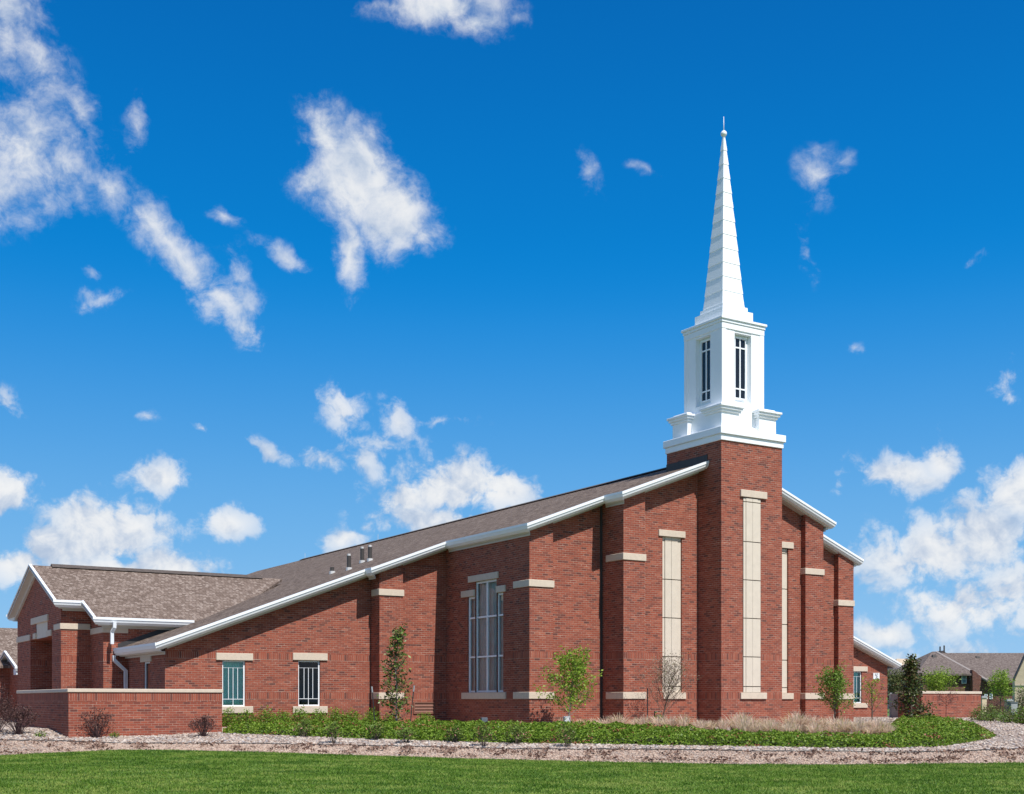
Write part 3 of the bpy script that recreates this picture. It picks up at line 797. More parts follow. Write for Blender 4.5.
# ridge vent
mb = MB()
rb0, rb1 = WD+.1, b_of(303, RA)
mb.prism([(RA-.26, rb0, RZ-.05), (RA, rb0, RZ+.06), (RA+.26, rb0, RZ-.05)], (0, rb1-rb0, 0)); mb.build('ridge_vent', M['ridge'], rl)
# rear gable closing the building
mb = MB(); mb.add([(A4-.1,BACK-.6,ZB),(A4R,BACK-.6,ZB),(A4R,BACK-.6,roofz(A4R)-.1),(RA,BACK-.6,RZ-.1),(A4-.1,BACK-.6,roofz(A4)-.1)], [(4,3,2,1,0)])
mb.build('brick_wall', M['brick'], church, fix=False)

def fascia(P, Q, out, parent=church, name='fascia', m0=0, m1=0, depth=.45, dz=0.0, top=.035, thin=False):
    """eave/rake trim from P to Q (roof edge, 3D); out = outward horizontal unit direction; m0, m1 = +1 outer mitre, -1 inner, 0 square"""
    P = Vector(P); Q = Vector(Q); o = Vector((out[0], out[1], 0)); d = Q - P
    hl = Vector((d.x, d.y, 0)).length; d1 = d/hl; P = P + Vector((0, 0, dz)); Q = Q + Vector((0, 0, dz))
    def pt(e, off, z): return (P - d1*(m0*off) if e == 0 else Q + d1*(m1*off)) + o*off + Vector((0, 0, z))
    def quadbar(prof):
        """prof: four (offset, z) corners of the section"""
        return [pt(0, *prof[0]), pt(1, *prof[0]), pt(1, *prof[1]), pt(0, *prof[1])], [pt(0, *prof[3]), pt(1, *prof[3]), pt(1, *prof[2]), pt(0, *prof[2])]
    mb = MB()
    mb.hexa(*(quadbar([(-.06, -.025), (.03, -.025), (.03, top), (-.06, top)]) if thin else quadbar([(-.06, -.045), (.06, -.045), (.06, top), (-.06, top)])))
    if not thin:
        mb.hexa(*quadbar([(-.2, -.130), (.022, -.130), (.045, -.0455), (-.2, -.0455)]))
        mb.hexa(*quadbar([(-.2, -.205), (-.050, -.205), (.022, -.1305), (-.2, -.1305)]))
    f_ = mb.build(name, M['white'], parent)
    sb = MB()
    if thin:
        sb.hexa(*quadbar([(-depth, -.15), (.004, -.15), (.004, -.103), (-depth, -.103)]))
        sb.hexa(*quadbar([(-depth-.02, -.28), (-depth+.06, -.28), (-depth+.06, -.1505), (-depth-.02, -.1505)]))
    else:
        sb.hexa(*quadbar([(-depth, -.24), (-.15, -.24), (-.15, -.206), (-depth, -.206)]))
        sb.hexa(*quadbar([(-depth, -.30), (-depth+.045, -.30), (-depth+.045, -.2405), (-depth, -.2405)]))
    sb.build('soffit', M['soffit'], f_)
    return f_
def seg3(p, q): return (p[0], p[1], roofz(p[0])), (q[0], q[1], roofz(q[0]))
def run_trim(front, side, parent):
    n = len(front)-1
    for i in range(n):
        p, q = front[i], front[i+1]; rake = abs(p[1]-q[1]) < 1e-6
        A, B = seg3(p, q)
        if rake: fascia(A, B, (0, -1), parent, m0=-1 if i else 0, m1=1 if i < n-1 or side > 0 else 0, depth=.50)
        else: fascia(A, B, (side, 0), parent, m0=1, m1=-1 if i < n-1 else 0, depth=.25 if i < n-1 else .38, dz=-.002)
LF = left_front[:-1] + [(CA, b5)]
run_trim(LF, -1, church)
run_trim(right_front, 1, church)
fascia((18.8, ER4, roofz(18.8)), (18.8, BACK, roofz(18.8)), (1, 0), church, m0=1, depth=.38, dz=-.002)
# flashing where the roof meets the tower
mb = MB(); mb.box(-.025, .0, E1+.02, WD, roofz(0)-.05, roofz(0)+.24); mb.build('flashing', M['flash'], church)
mb = MB(); mb.box(W, W+.025, ER1+.02, WD, roofz(W)-.05, roofz(W)+.2); mb.build('flashing', M['flash'], church)

# plumbing vents on the left slope
def roof_hit(x, y):
    lo = None
    t = (x - CX)/F; s_ = (HOR - y)/F
    for D in np.arange(36, 75, .01):
        X, Y, Z = t*D, D, ZC + s_*D
        rel = np.array([X, Y]) - T; a = rel @ U; b = rel @ V
        if Z <= roofz(a) and b > 7: return a, b
    return a, b
for x, yb, yt in ((332.2, 573.4, 567.2), (349, 569.8, 555.8), (362.2, 562.6, 548.6), (370, 560.8, 547)):
    a, b = roof_hit(x, yb); h = (yb - yt)*wpt(a, b)[1]/F; z = roofz(a)
    mb = MB(); mb.tube([(a,b,z-.1),(a,b,z+h)], .075, 10); v_ = mb.build('vent_pipe', M['vent_dark'], rl)
    mb = MB(); mb.tube([(a,b,z-.1),(a,b,z+.08)], .11, 10)
    mb.build('collar', M['lead'], v_)
    if h > .3:
        mb = MB(); mb.tube([(a,b,z+h-.01),(a,b,z+h+.07)], .06, 10); mb.build('cap', M['lead'], v_)
for x, yb in ((378, 536.0), (305, 552)):   # lightning rods on the ridge
    b = b_of(x, RA); mb = MB(); mb.tube([(RA,b,RZ),(RA,b,RZ+.35)], .010, 5); mb.build('lightning_rod', M['lead'], rl)

# -- cross gable wing at the left
BR = 17.64; CZ = 3.6; CB = 11.68
zc_f = lambda a, b: CZ + PITCH*(b - CB)
zc_b = lambda a, b: CZ + PITCH*(2*BR - CB - b)
CRZ = zc_f(0, BR); GE = -17.78; UB = 13.40; AJ = a_of(82, UB-.0)
cr = slab_roof('roof', [(GE, UB), (AJ, UB), (AJ, CB), (-12.6, CB), (-8.0, BR), (GE, BR)], zc_f, M['shingle_y'])
slab_roof('roof', [(GE, BR), (-8.0, BR), (-12.6, 2*BR-CB), (GE, 2*BR-UB)], zc_b, M['shingle_y'])
mb = MB(); a0_ = a_of(51, BR)
mb.prism([(a0_, BR-.26, CRZ-.05), (a0_, BR, CRZ+.09), (a0_, BR+.26, CRZ-.05)], (-8.9-a0_, 0, 0)); mb.build('ridge_vent', M['ridge'], cr)
gz_ = lambda b: (zc_f(0, b) if b < BR else zc_b(0, b)) - .16
# gable end wall with recessed entrance
fb = lambda x: b_of(x, A6); fz = lambda x, y: zz(y, A6, fb(x))
rc0, rc1 = fb(52), fb(30.5); rct = fz(42, 638)
tb0, tb1 = fb(47.5), fb(36.5); tbt = fz(42, 622.5)
mb = MB(); cuts = [b6, rc0, tb0, BR, tb1, rc1, b7]
cuts = sorted(cuts)
for l, r in zip(cuts[:-1], cuts[1:]):
    zb = ZB
    if l >= tb0-1e-6 and r <= tb1+1e-6: zb = tbt
    elif l >= rc0-1e-6 and r <= rc1+1e-6: zb = rct
    mb.add([(A6,l,zb),(A6,l,gz_(l)),(A6,r,gz_(r)),(A6,r,zb)], [(0,1,2,3)][::1])
dpt = 1.3
for q in ([(A6,rc0,ZB),(A6+dpt,rc0,ZB),(A6+dpt,rc0,rct),(A6,rc0,rct)], [(A6,rc1,ZB),(A6,rc1,rct),(A6+dpt,rc1,rct),(A6+dpt,rc1,ZB)],
          [(A6+dpt,rc0,ZB),(A6+dpt,rc1,ZB),(A6+dpt,rc1,rct),(A6+dpt,rc0,rct)], [(A6,rc0,rct),(A6+dpt,rc0,rct),(A6+dpt,rc1,rct),(A6,rc1,rct)]):
    mb.add(q, [(0,1,2,3)])
mb.build('brick_wall', M['brick'], church, fix=False)
mb = MB(); mb.box(A6+.012, A6+.2, tb0-.05, tb1+.05, rct+.003, tbt+.05); mb.build('transom_panel', M['panel'], church)
stone_v(fb(48.5), fb(32), tbt, tbt+.24, 'lintel', a=A6, back=.1)
stone_v(rc0-.0, tb0, rct+.01, rct+.22, 'lintel', a=A6, back=.1)
stone_v(tb1, fb(34)+0, rct+.01, rct+.22, 'lintel', a=A6, back=.1)
stone_v(rc1+.02, b7, rct-.0, rct+.22, 'stone_band', a=A6, proud=.04, back=.1)
# front faces of the wing, stepping forward to the right
sx_ = a_of(91, b6)
wall_u(A6, A5+.1, b6, lambda a: zc_f(a, b6)-.16)
wall_v(b5, b6+.1, A5, CZ+.02, CZ+.3)
wall_u(A5, -12.3, b5, lambda a: CZ+.02)
zst = zz(626.5, A5, b5)
mb = MB(); mb.box(A5-.035, a_of(128, b5), b5-.035, b5+.1, zst-.2, zst); mb.box(A5-.035, A5+.1, b5+.1, b6-.02, zst-.2, zst); mb.build('stone_band', M['stone'], church, bevel=.008)
zst2 = zz(623.2, A6, b6)
mb = MB(); mb.box(A6-.035, a_of(90, b6), b6-.035, b6+.1, zst2-.2, zst2); mb.box(A6-.035, A6+.1, b6+.1, rc0-.4, zst2-.2, zst2); mb.build('stone_band', M['stone'], church, bevel=.008)
# trims of the wing
UZ = zc_f(0, UB); UB2 = 2*BR-UB
fascia((GE, UB2, UZ), (GE, BR, CRZ), (-1, 0), church, depth=.27, m0=1, thin=True)
fascia((GE, BR, CRZ), (GE, UB, UZ), (-1, 0), church, depth=.27, m1=1, thin=True)
fascia((GE, UB, UZ), (AJ, UB, UZ), (0, -1), church, depth=.36, m0=1, m1=-1, dz=-.002)
fascia((AJ, UB, UZ), (AJ, CB, CZ), (-1, 0), church, depth=.22, m0=-1, m1=1, thin=True)
fascia((AJ, CB, CZ), (-13.55, CB, CZ), (0, -1), church, depth=.36, m0=1, dz=-.002, name='gutter')
fascia((-14.5, UB2, UZ), (GE, UB2, UZ), (0, 1), church, depth=.36, m1=1, dz=-.002)
# step flashing with its shadow built into one dark strip above the low roof
mb = MB(); a0_, a1_ = CA+.1, -13.6
mb.hexa([(a0_,b5-.03,roofz(a0_)-.05),(a1_,b5-.03,roofz(a1_)-.05),(a1_,b5,roofz(a1_)-.05),(a0_,b5,roofz(a0_)-.05)],
        [(a0_,b5-.03,roofz(a0_)+.16),(a1_,b5-.03,roofz(a1_)+.16),(a1_,b5,roofz(a1_)+.16),(a0_,b5,roofz(a0_)+.16)])
mb.build('flashing', M['flash'], church)
# downspouts
def spout(pts, w=.075):
    mb = MB(); mb.tube(pts, w, 4); return mb.build('downspout', M['gutter'], church)
ad = a_of(114.5, CB-.1)
spout([(ad, CB-.10, CZ-.12), (ad, CB-.10, CZ-.30), (ad-.05, CB+.02, CZ-.45), (ad-.05, CB+.02, roofz(CA)+.16)])
bd = b_of(113.5, CA-.06)
aw = a_of(124.5, b5-.10)
spout([(CA-.04, bd, roofz(CA)-.2), (CA-.04, bd, roofz(CA)-.36), (A4-.10, b5-.22, roofz(CA)-.72), (A4-.10, b5-.22, ZB+.2)])

wall_v(13.9, BACK-.6, CA+.35, roofz(CA+.35)-.16, roofz(CA+.35)-.16)
# -- far wing seen past the left gable
fw = MB()
FB = 33.0; FZ = zz(628.0, a_of(8, FB), FB); fdz = .377*5.2
slab_roof('roof', [(-38, FB-5.2), (-13, FB-5.2), (-13, FB), (-38, FB)], lambda a, b: FZ - .377*(FB-b), M['shingle_y'])
slab_roof('roof', [(-38, FB), (-13, FB), (-13, FB+5.2), (-38, FB+5.2)], lambda a, b: FZ - .377*(b-FB), M['shingle_y'])
wall_u(-37.5, -14.0, FB-4.8, lambda a: FZ-fdz+.05)
wall_v(FB-4.8, FB+4.8, -37.5, FZ-fdz+.05, FZ-fdz+.05)
# small gabled porch in front of it
def porch():
    ag = -16.9; bc = b_of(4.5, ag); zr = zz(651.5, ag, bc); hw = bc - b_of(16.0, ag); sl = (zr - zz(667.5, ag, bc-hw))/hw
    zf = lambda a, b: zr - sl*abs(b-bc); ae = -13.5
    slab_roof('porch_roof', [(ag, bc-hw), (ae, bc-hw), (ae, bc), (ag, bc)], zf, M['shingle_y'], t=.08)
    slab_roof('porch_roof', [(ag, bc), (ae, bc), (ae, bc+hw), (ag, bc+hw)], zf, M['shingle_y'], t=.08)
    ze = zf(0, bc-hw)
    fascia((ag, bc+hw, ze), (ag, bc, zr), (-1, 0), church, depth=.30, m0=1, thin=True)
    fascia((ag, bc, zr), (ag, bc-hw, ze), (-1, 0), church, depth=.30, m1=1, thin=True)
    fascia((ag, bc-hw, ze), (ae, bc-hw, ze), (0, -1), church, depth=.22, m0=1, dz=-.002)
    aw = ag+.28; b0, b1_ = bc-hw+.24, bc+hw-.24
    for q0, q1 in ((b0-.2, b0+.42), (b1_-.42, b1_+.2)):
        mb = MB(); mb.box(ag+.02, aw+.02, q0, q1, ze-.30, ze-.06); mb.build('eave_return', M['white'], church)
    mb = MB(); mb.add([(aw,b0,ZB),(aw,b1_,ZB),(aw,b1_,zf(0,b1_)-.09),(aw,bc,zr-.09),(aw,b0,zf(0,b0)-.09)], [(0,1,2,3,4)])
    mb.add([(aw,b0,ZB),(ae,b0,ZB),(ae,b0,ze+.1),(aw,b0,ze+.1)], [(0,1,2,3)])
    mb.build('brick_wall', M['brick'], church)
    q = b_of(2.5, aw); zt = zz(677, aw, q)
    stone(aw-.05, aw+.05, b_of(4.8, aw), q+1.0, zt, zt+.20, 'lintel')
    w = MB(); w.box(aw-.03, aw+.03, b_of(3.6, aw), q+.9, .55, zt); wd_ = w.build('window', M['white'], church)
    w = MB(); w.box(aw-.036, aw-.02, b_of(3.6, aw)+.06, q+.84, .61, zt-.06); w.build('pane', M['black_glass'], wd_)
    mb = MB(); mb.box(aw-.10, aw-.01, b0+.02, b0+.12, .80, ze-.30); mb.build('downspout', M['gutter'], church)
    mb = MB(); mb.box(aw-.10, aw+.12, b0-.05, b0+.35, .56, .80); mb.build('stone_band', M['stone'], church)
porch()

# -- steeple
K = (W/2, WD/2); KY = WD/W
def sq(mb, h, z0, z1): mb.box(K[0]-h, K[0]+h, K[1]-h*KY, K[1]+h*KY, z0, z1)
mb = MB(); sq(mb, W/2+.04, 9.27, 9.47); sq(mb, W/2+.095, 9.47, 9.70); sq(mb, 1.02, 9.70, 10.46)
st = mb.build('steeple', M['steeple'], church, bevel=.012)
ph = 1.20; pw_ = .76
for sx in (-1, 1):
    for sy in (-1, 1):
        mb = MB()
        def cbox(o, z0, z1, i=0.0):
            xs_ = sorted([K[0]+sx*(ph-pw_-o), K[0]+sx*(ph+o)]); ys_ = sorted([K[1]+sy*(ph-pw_-o)*KY, K[1]+sy*(ph+o)*KY])
            mb.box(xs_[0], xs_[1], ys_[0], ys_[1], z0, z1)
        cbox(0, 9.70, 10.24); cbox(.05, 10.24, 10.32); cbox(.10, 10.32, 10.40); cbox(.145, 10.40, 10.47); cbox(-.02, 10.47, 10.55)
        mb.build('pedestal', M['steeple'], st, bevel=.010)
mb = MB(); h = .912
sq(mb, h-.17, 10.4, 13.15)
for sx in (-1, 1):
    for sy in (-1, 1):
        xs_ = sorted([K[0]+sx*.36, K[0]+sx*h]); ys_ = sorted([K[1]+sy*.36*KY, K[1]+sy*h*KY]); mb.box(*xs_, *ys_, 10.45, 13.15)
        xs_ = sorted([K[0]+sx*(h-.17), K[0]+sx*(h+.018)]); ys_ = sorted([K[1]+sy*(h-.17)*KY, K[1]+sy*(h+.018)*KY]); mb.box(*xs_, *ys_, 10.45, 13.06)
sq(mb, h-.01, 10.43, 10.72); sq(mb, h-.008, 12.98, 13.16); sq(mb, h+.025, 13.06, 13.26); sq(mb, h+.05, 13.26, 13.36); sq(mb, h+.09, 13.36, 13.44)
mb.build('belfry', M['steeple'], st, bevel=.010)
for dx_, dy_ in ((0, -1), (-1, 0), (1, 0), (0, 1)):
    gl_ = MB(); fr_ = MB(); z0, z1 = 10.90, 12.86; hw = .215; c = h-.17
    def fbx(mb, s0, s1, o0, o1, z0, z1):
        if dx_ == 0:
            y = sorted([K[1]+dy_*(c*KY+o0), K[1]+dy_*(c*KY+o1)]); mb.box(K[0]+s0, K[0]+s1, *y, z0, z1)
        else:
            x = sorted([K[0]+dx_*(c+o0), K[0]+dx_*(c+o1)]); mb.box(*x, K[1]+s0, K[1]+s1, z0, z1)
    fbx(gl_, -hw, hw, -.05, .012, z0, z1); bo = gl_.build('belfry_window', M['black_glass'], st)
    e = .03
    fbx(fr_, -hw-.022, -hw, -.02, .05, z0-.05, z1+.05); fbx(fr_, hw, hw+.022, -.02, .05, z0-.05, z1+.05)
    fbx(fr_, -hw, hw, -.02, .05, z1, z1+.05); fbx(fr_, -hw, hw, -.02, .05, z0-.05, z0)
    fbx(fr_, -.024, .024, 0, .035, z0, z1)
    for z in (z0+.30, z1-.30): fbx(fr_, -hw, hw, 0, .037, z-.022, z+.022)
    fr_.build('belfry_window_frame', M['steeple'], st)
mb = MB(); sq(mb, .672, 13.44, 13.86); sq(mb, .55, 13.86, 14.04)
zb, zt, hb, ht = 14.04, 19.88, .478, .030; n = 12
for i in range(n):
    f0, f1 = i/n, (i+1)/n
    h0 = hb + (ht-hb)*f0 + .014; h1 = hb + (ht-hb)*f1
    z0, z1 = zb + (zt-zb)*f0, zb + (zt-zb)*f1 + (.01 if i < n-1 else 0)
    bt_ = [(K[0]-h0,K[1]-h0,z0),(K[0]+h0,K[1]-h0,z0),(K[0]+h0,K[1]+h0,z0),(K[0]-h0,K[1]+h0,z0)]
    tp_ = [(K[0]-h1,K[1]-h1,z1),(K[0]+h1,K[1]-h1,z1),(K[0]+h1,K[1]+h1,z1),(K[0]-h1,K[1]+h1,z1)]
    mb.hexa(bt_, tp_)
mb.build('spire', M['steeple'], st)
mb = MB(); mb.sphere((K[0], K[1], 19.98), .105, 14, 10); mb.tube([(K[0],K[1],20.0),(K[0],K[1],20.56)], [.016, .008], 6)
mb.tube([(K[0],K[1],19.80),(K[0],K[1],19.92)], [.04, .05], 8); mb.build('finial', M['steeple'], st, smooth=True)

# wall plaque on the far right bay
a0_, a1_ = a_of(873, b4R), a_of(879.3, b4R); zq1, zq0 = zz(673, (a0_+a1_)/2, b4R), zz(679.2, (a0_+a1_)/2, b4R)
mb = MB(); mb.box(a0_, a1_, b4R-.02, b4R-.002, zq0, zq1); sg = mb.build('wall_sign', M['sign'], church, bevel=.004)
sg['label'] = 'small white square sign with grey mark'
mb = MB(); cx_, cz_ = (a0_+a1_)/2, (zq0+zq1)/2; ww = (a1_-a0_)
for q in ((-.22, -.10, .05, .30), (-.22, .10, .05, .14), (.02, .20, .18, .30), (-.08, .04, -.16, -.02), (.06, .24, -.30, -.2), (-.20, .0, -.26, -.2)):
    mb.box(cx_+min(q[0],q[1])*ww, cx_+max(q[0],q[1])*ww, b4R-.026, b4R-.0195, cz_+q[2]*ww, cz_+q[3]*ww)
mb.tube([(cx_+.05*ww, b4R-.027, cz_-.06*ww), (cx_+.05*ww, b4R-.0195, cz_-.06*ww)], .12*ww, 14)
mb.build('sign_mark', M['sign_mark'], sg)

# ------------------------------------------------------------------ garden walls
def local_empty(name, a, b): 
    P = wpt(a, b); return empty(name, (P[0], P[1], 0.0), TH)
gw_ = local_empty('garden_wall', -19.17, 5.0)
tag(gw_, 'long low red brick garden wall with pale stone coping before the gabled left wing', 'garden wall')
L1, L2 = 4.335, 7.3; tt = .30
mb = MB(); mb.box(0, L1, 0, tt, -.7, 1.10); mb.box(0, tt, tt, L2, -.7, 1.10); mb.box(L1-tt, L1, tt, 2.3, -.7, 1.10); mb.build('brick_body', M['brick_plain'], gw_)
mb = MB(); e = .03; mb.box(-e, L1+e, -e, tt+e, 1.10, 1.20); mb.box(-e, tt+e, tt+e, L2, 1.10, 1.197); mb.box(L1-tt-e, L1+e, tt+e, 2.3, 1.10, 1.197); mb.build('coping', M['stone'], gw_, bevel=.01)
mb = MB(); mb.box(.004, L1-.004, -.006, .02, .835, .86); mb.build('brick_ledge', M['brick'], gw_)
BG = 4.9; ag0, ag1 = a_of(921.5, BG), a_of(981, BG)
gr = local_empty('garden_wall', ag0, BG)
tag(gr, 'short red brick garden wall with stone coping right of the church, bare sapling before it', 'garden wall')
LG = b_of(898, ag0)-BG; L1 = ag1-ag0; mb = MB(); mb.box(0, L1, 0, tt, -.6, 1.17); mb.box(0, tt, tt, LG, -.6, 1.17); mb.box(L1-tt, L1, tt, 4.5, -.6, 1.17); mb.build('brick_body', M['brick_plain'], gr)
mb = MB(); mb.box(-e, L1+e, -e, tt+e, 1.17, 1.28); mb.box(-e, tt+e, tt+e, LG, 1.17, 1.277); mb.box(L1-tt-e, L1+e, tt+e, 4.5, 1.17, 1.277); mb.build('coping', M['stone'], gr, bevel=.01)
gt_ = local_empty('gate', ag0+.15, BG+LG+.04)
tag(gt_, 'grey metal gate between the church corner and the right garden wall', 'gate')
print('LG', LG)
mb = MB(); n = 8; GL = b_of(889.5, ag0+.15)-BG-LG-.06
for i in range(n): mb.box(-.012, .012, .06+i*(GL-.12)/n, .06+(i+.92)*(GL-.12)/n, .10, 1.12)
mb.build('board_panel', M['grey_metal'], gt_)
mb = MB(); mb.box(-.04, .04, 0, .06, -.3, 1.22); mb.box(-.04, .04, GL-.06, GL, -.3, 1.22); mb.box(-.03, .03, .06, GL-.06, 1.12, 1.18); mb.box(-.03, .03, .06, GL-.06, .05, .10); mb.box(-.03, -.012, .06, GL-.06, .55, .61); mb.build('frame', M['grey_metal'], gt_)
mb = MB(); mb.box(-.07, -.04, .10, .14, .7, .82); mb.build('handle', M['black_metal'], gt_)

# ------------------------------------------------------------------ neighbouring houses
def house_frame(name, px, D, label, cat='house', rz=0.0):
    P = gpt(px, D); o = empty(name, (P[0], P[1], 0.0), rz); tag(o, label, cat); return o, P
D0 = 110.0; k0 = D0/F
ho, hp = house_frame('house', 960, D0, 'brown brick house with grey hip roof beyond the right garden wall')
hx = lambda x: (x - 960)*k0
hz = lambda y, D=D0: ZC + (HOR - y)*D/F
def poly_part(name, polys, m, parent, t=None):
    mb = MB()
    for q in polys:
        if t: mb.prism(q, t)
        else: mb.add(q, [tuple(range(len(q)))])
    return mb.build(name, m, parent)
eA, eB = hz(673.8), hz(681.2)
mb = MB(); mb.box(hx(924), hx(971), 0.25, 9, -.6, eA+.05); mb.box(hx(971)+.01, hx(1060), -.4, 9, -.6, eB+.05); mb.prism([(hx(970.9), -.38, -.6), (hx(984.5), -.38, -.6), (hx(984.5), -.38, eB+.1), (hx(970.9), -.38, eA+.35)], (0, .6, 0)); mb.build('wall', M['brick_house'], ho)
apx0, apx1, apz, apy = hx(953.5), hx(957), hz(651.5, 115.5), 5.5
def hip(name, x0, x1, y0, y1, ze, rx0, rx1, zr, m, parent, t=.16):
    ym = (y0+y1)/2
    mb = MB()
    top = [(x0,y0,ze),(x1,y0,ze),(x1,y1,ze),(x0,y1,ze),(rx0,ym,zr),(rx1,ym,zr)]
    bot = [(q[0],q[1],q[2]-t) for q in top[:4]]
    mb.add(top + bot, [(0,1,5,4),(1,2,5),(2,3,4,5),(3,0,4),(0,6,7,1),(1,7,8,2),(2,8,9,3),(3,9,6,0),(6,9,8,7)])
    return mb.build(name, m, parent)
ra = hip('roof', hx(915), hx(973), -.3, 11.3, eA, apx0, apx1, apz, M['shingle_house'], ho)
mb = MB()   # lower front roof: slopes from the shared ridge down to a lower eave
zr = hz(653.6, 115.5)
mb.prism([(hx(961.5), 5.5, zr+.06), (hx(1060), 5.5, zr+.06), (hx(1060), -.9, eB), (hx(983.5), -.9, eB)], (0, 0, -.18))
rb_ = mb.build('roof', M['shingle_house'], ho)
mb = MB(); mb.tube([(hx(957), 5.3, zr+.12), (hx(983.5), -.9, eB+.05)], .13, 5); mb.build('hip_cap', plain('pale_hip_cap', (.30, .265, .25), .9), rb_)
mb = MB(); mb.prism([(hx(966), 7.0, apz-.5), (hx(971), 7.0, apz+.15), (hx(980), 7.0, apz-.5)], (0, 2.5, 0)); mb.build('dormer', M['shingle_house'], ho)
for x, y in ((962.3, 646.5), (966.6, 645.5)):
    mb = MB(); mb.tube([(hx(x)+.1, 6.0, apz-.4), (hx(x)+.1, 6.0, hz(y, 116))], .07, 8); mb.build('vent_pipe', M['vent_dark'], ho)
for x, y, yy, zt_ in ((950, 656, 4.0, 4.87), (995, 657.5, 4.4, 4.85)):
    X = hx(x)*(1+yy/D0); mb = MB(); z = ZC + (HOR - y)*(D0+yy)/F
    mb.hexa([(X-.2,yy-.2,z-.3),(X+.2,yy-.2,z-.3),(X+.2,yy+.25,z-.1),(X-.2,yy+.25,z-.1)], [(X-.16,yy-.1,z+.1),(X+.16,yy-.1,z+.1),(X+.16,yy+.2,z+.12),(X-.16,yy+.2,z+.12)])
    mb.build('roof_vent', M['vent_dark'], ho)
def small_window(x0, x1, y0, y1, yy, parent, shutters=True):
    a0, a1, z0, z1 = hx(x0), hx(x1), hz(y1), hz(y0)
    mb = MB(); mb.box(a0, a1, yy-.08, yy+.02, z0, z1); w = mb.build('window', M['white'], parent)
    zm = (z0+z1)/2
    mb = MB(); mb.box(a0+.06, a1-.06, yy-.095, yy-.07, z0+.06, zm-.02); mb.box(a0+.06, a1-.06, yy-.095, yy-.07, zm+.02, z1-.06); mb.build('pane', M['glass_pane_far'], w)
    if shutters:
        for q0, q1 in ((a0-.26, a0-.01), (a1+.01, a1+.26)):
            mb = MB(); mb.box(q0, q1, yy-.07, yy+.02, z0-.02, z1+.02); mb.build('shutter', M['shutter'], w)
M['glass_pane_far'] = plain('far_window_glass', (.16, .24, .30), 0.08)
small_window(962.3, 967.2, 674.5, 683.5, .25, ho)
small_window(982.5, 985.5, 694, 699, -.4, ho, False); small_window(987.5, 990.5, 693.5, 699, -.4, ho, False)
mb = MB(); mb.box(hx(983.5), hx(1060), -.96, -.86, eB-.30, eB-.02); mb.build('fascia', M['shutter'], ho)

to, tp_ = house_frame('house', 1045, 96, 'pale tan stone house gable cut off by the right edge of the photo', rz=-R(20.5))
kx = lambda x: (x - 1045)*96/F; kz = lambda y: ZC + (HOR - y)*96/F
mb = MB(); xl, xr, xm = kx(1017), kx(1051), kx(1034); ze, zr = kz(680), kz(640)
mb.prism([(xl, 0, -.5), (xr, 0, -.5), (xr, 0, ze), (xm, 0, zr), (xl, 0, ze)], (0, 7, 0)); mb.build('wall', M['tan_wall'], to)
for s_, xa in ((-1, xl), (1, xr)):
    mb = MB(); dzr = (zr-ze)/(xm-xl)
    x2 = xa + s_*.0
    mb.prism([(x2, -.02, ze+.02), (xm, -.02, zr+.02), (xm, -.02, zr+.16), (x2, -.02, ze+.16)], (0, 7.1, 0)); mb.build('roof', M['tan_wall'] if False else M['shingle_house'], to)
mb = MB(); mb.box(xl+.02, xr, -.05, -.003, kz(685.5), kz(684.3)); mb.build('stone_band', M['stone'], to)
mb = MB(); mb.box(xr, xr+7.5, .8, 9.5, -.5, kz(679)); mb.build('wall', M['tan_wall'], to)
hip('roof', xr-1.6, xr+8.0, .4, 10, kz(679)+.05, xr+2.6, xr+4.2, kz(652), M['shingle_house'], to)
for q in (1.6, 4.6):
    mb = MB(); mb.box(xr+q, xr+q+1.1, .72, .83, .5, 1.7); w = mb.build('window', M['white'], to)
    mb = MB(); mb.box(xr+q+.07, xr+q+1.03, .705, .73, .57, 1.63); mb.build('pane', M['glass_pane_far'], w)

fo, fp = house_frame('house', 917, 165, 'distant house with beige hip roof showing between the trees')
fx_ = lambda x: (x - 917)*165/F; fz_ = lambda y: ZC + (HOR - y)*165/F
mb = MB(); mb.box(fx_(899), fx_(935), .6, 9, -.5, fz_(668)+.05); mb.build('wall', M['tan_wall'], fo)
hip('roof', fx_(896), fx_(938), 0, 9.6, fz_(668), fx_(908), fx_(927), fz_(659.0)+.2, M['tan_roof'], fo)

# entrance pillars far right
for i, (x, D, yt, lab) in enumerate(((1008.3, 74, 699.5, 'pale stone pillar with grey cap right of the young green tree'), (983, 78, 696.5, 'pale stone pillar peeping over the end of the right garden wall'))):
    P = gpt(x, D); o = empty('stone_pillar', (P[0], P[1], P[2]), 0.2); tag(o, lab, 'pillar')
    h = ZC + (HOR - yt)*D/F - P[2]
    mb = MB(); mb.box(-.16, .16, -.16, .16, -.3, h-.1); mb.build('shaft', M['tan_wall'], o)
    mb = MB(); mb.box(-.21, .21, -.21, .21, h-.1, h-.02); mb.box(-.15, .15, -.15, .15, h-.02, h+.04); mb.build('cap', M['grey_metal'], o)
P = gpt(1012.5, 73); o = empty('utility_cabinet', tuple(P), 0.1); tag(o, 'dark grey utility cabinet right of the stone pillar', 'cabinet')
mb = MB(); mb.box(-.22, .22, -.2, .2, -.1, .62); mb.box(-.24, .24, -.22, .22, .62, .68); mb.build('housing', plain('dark_grey_paint', (.10, .12, .14), .5), o, bevel=.01)
mb = MB(); mb.box(-.19, .19, -.215, -.2, .05, .56); mb.build('door', M['grey_metal'], o)

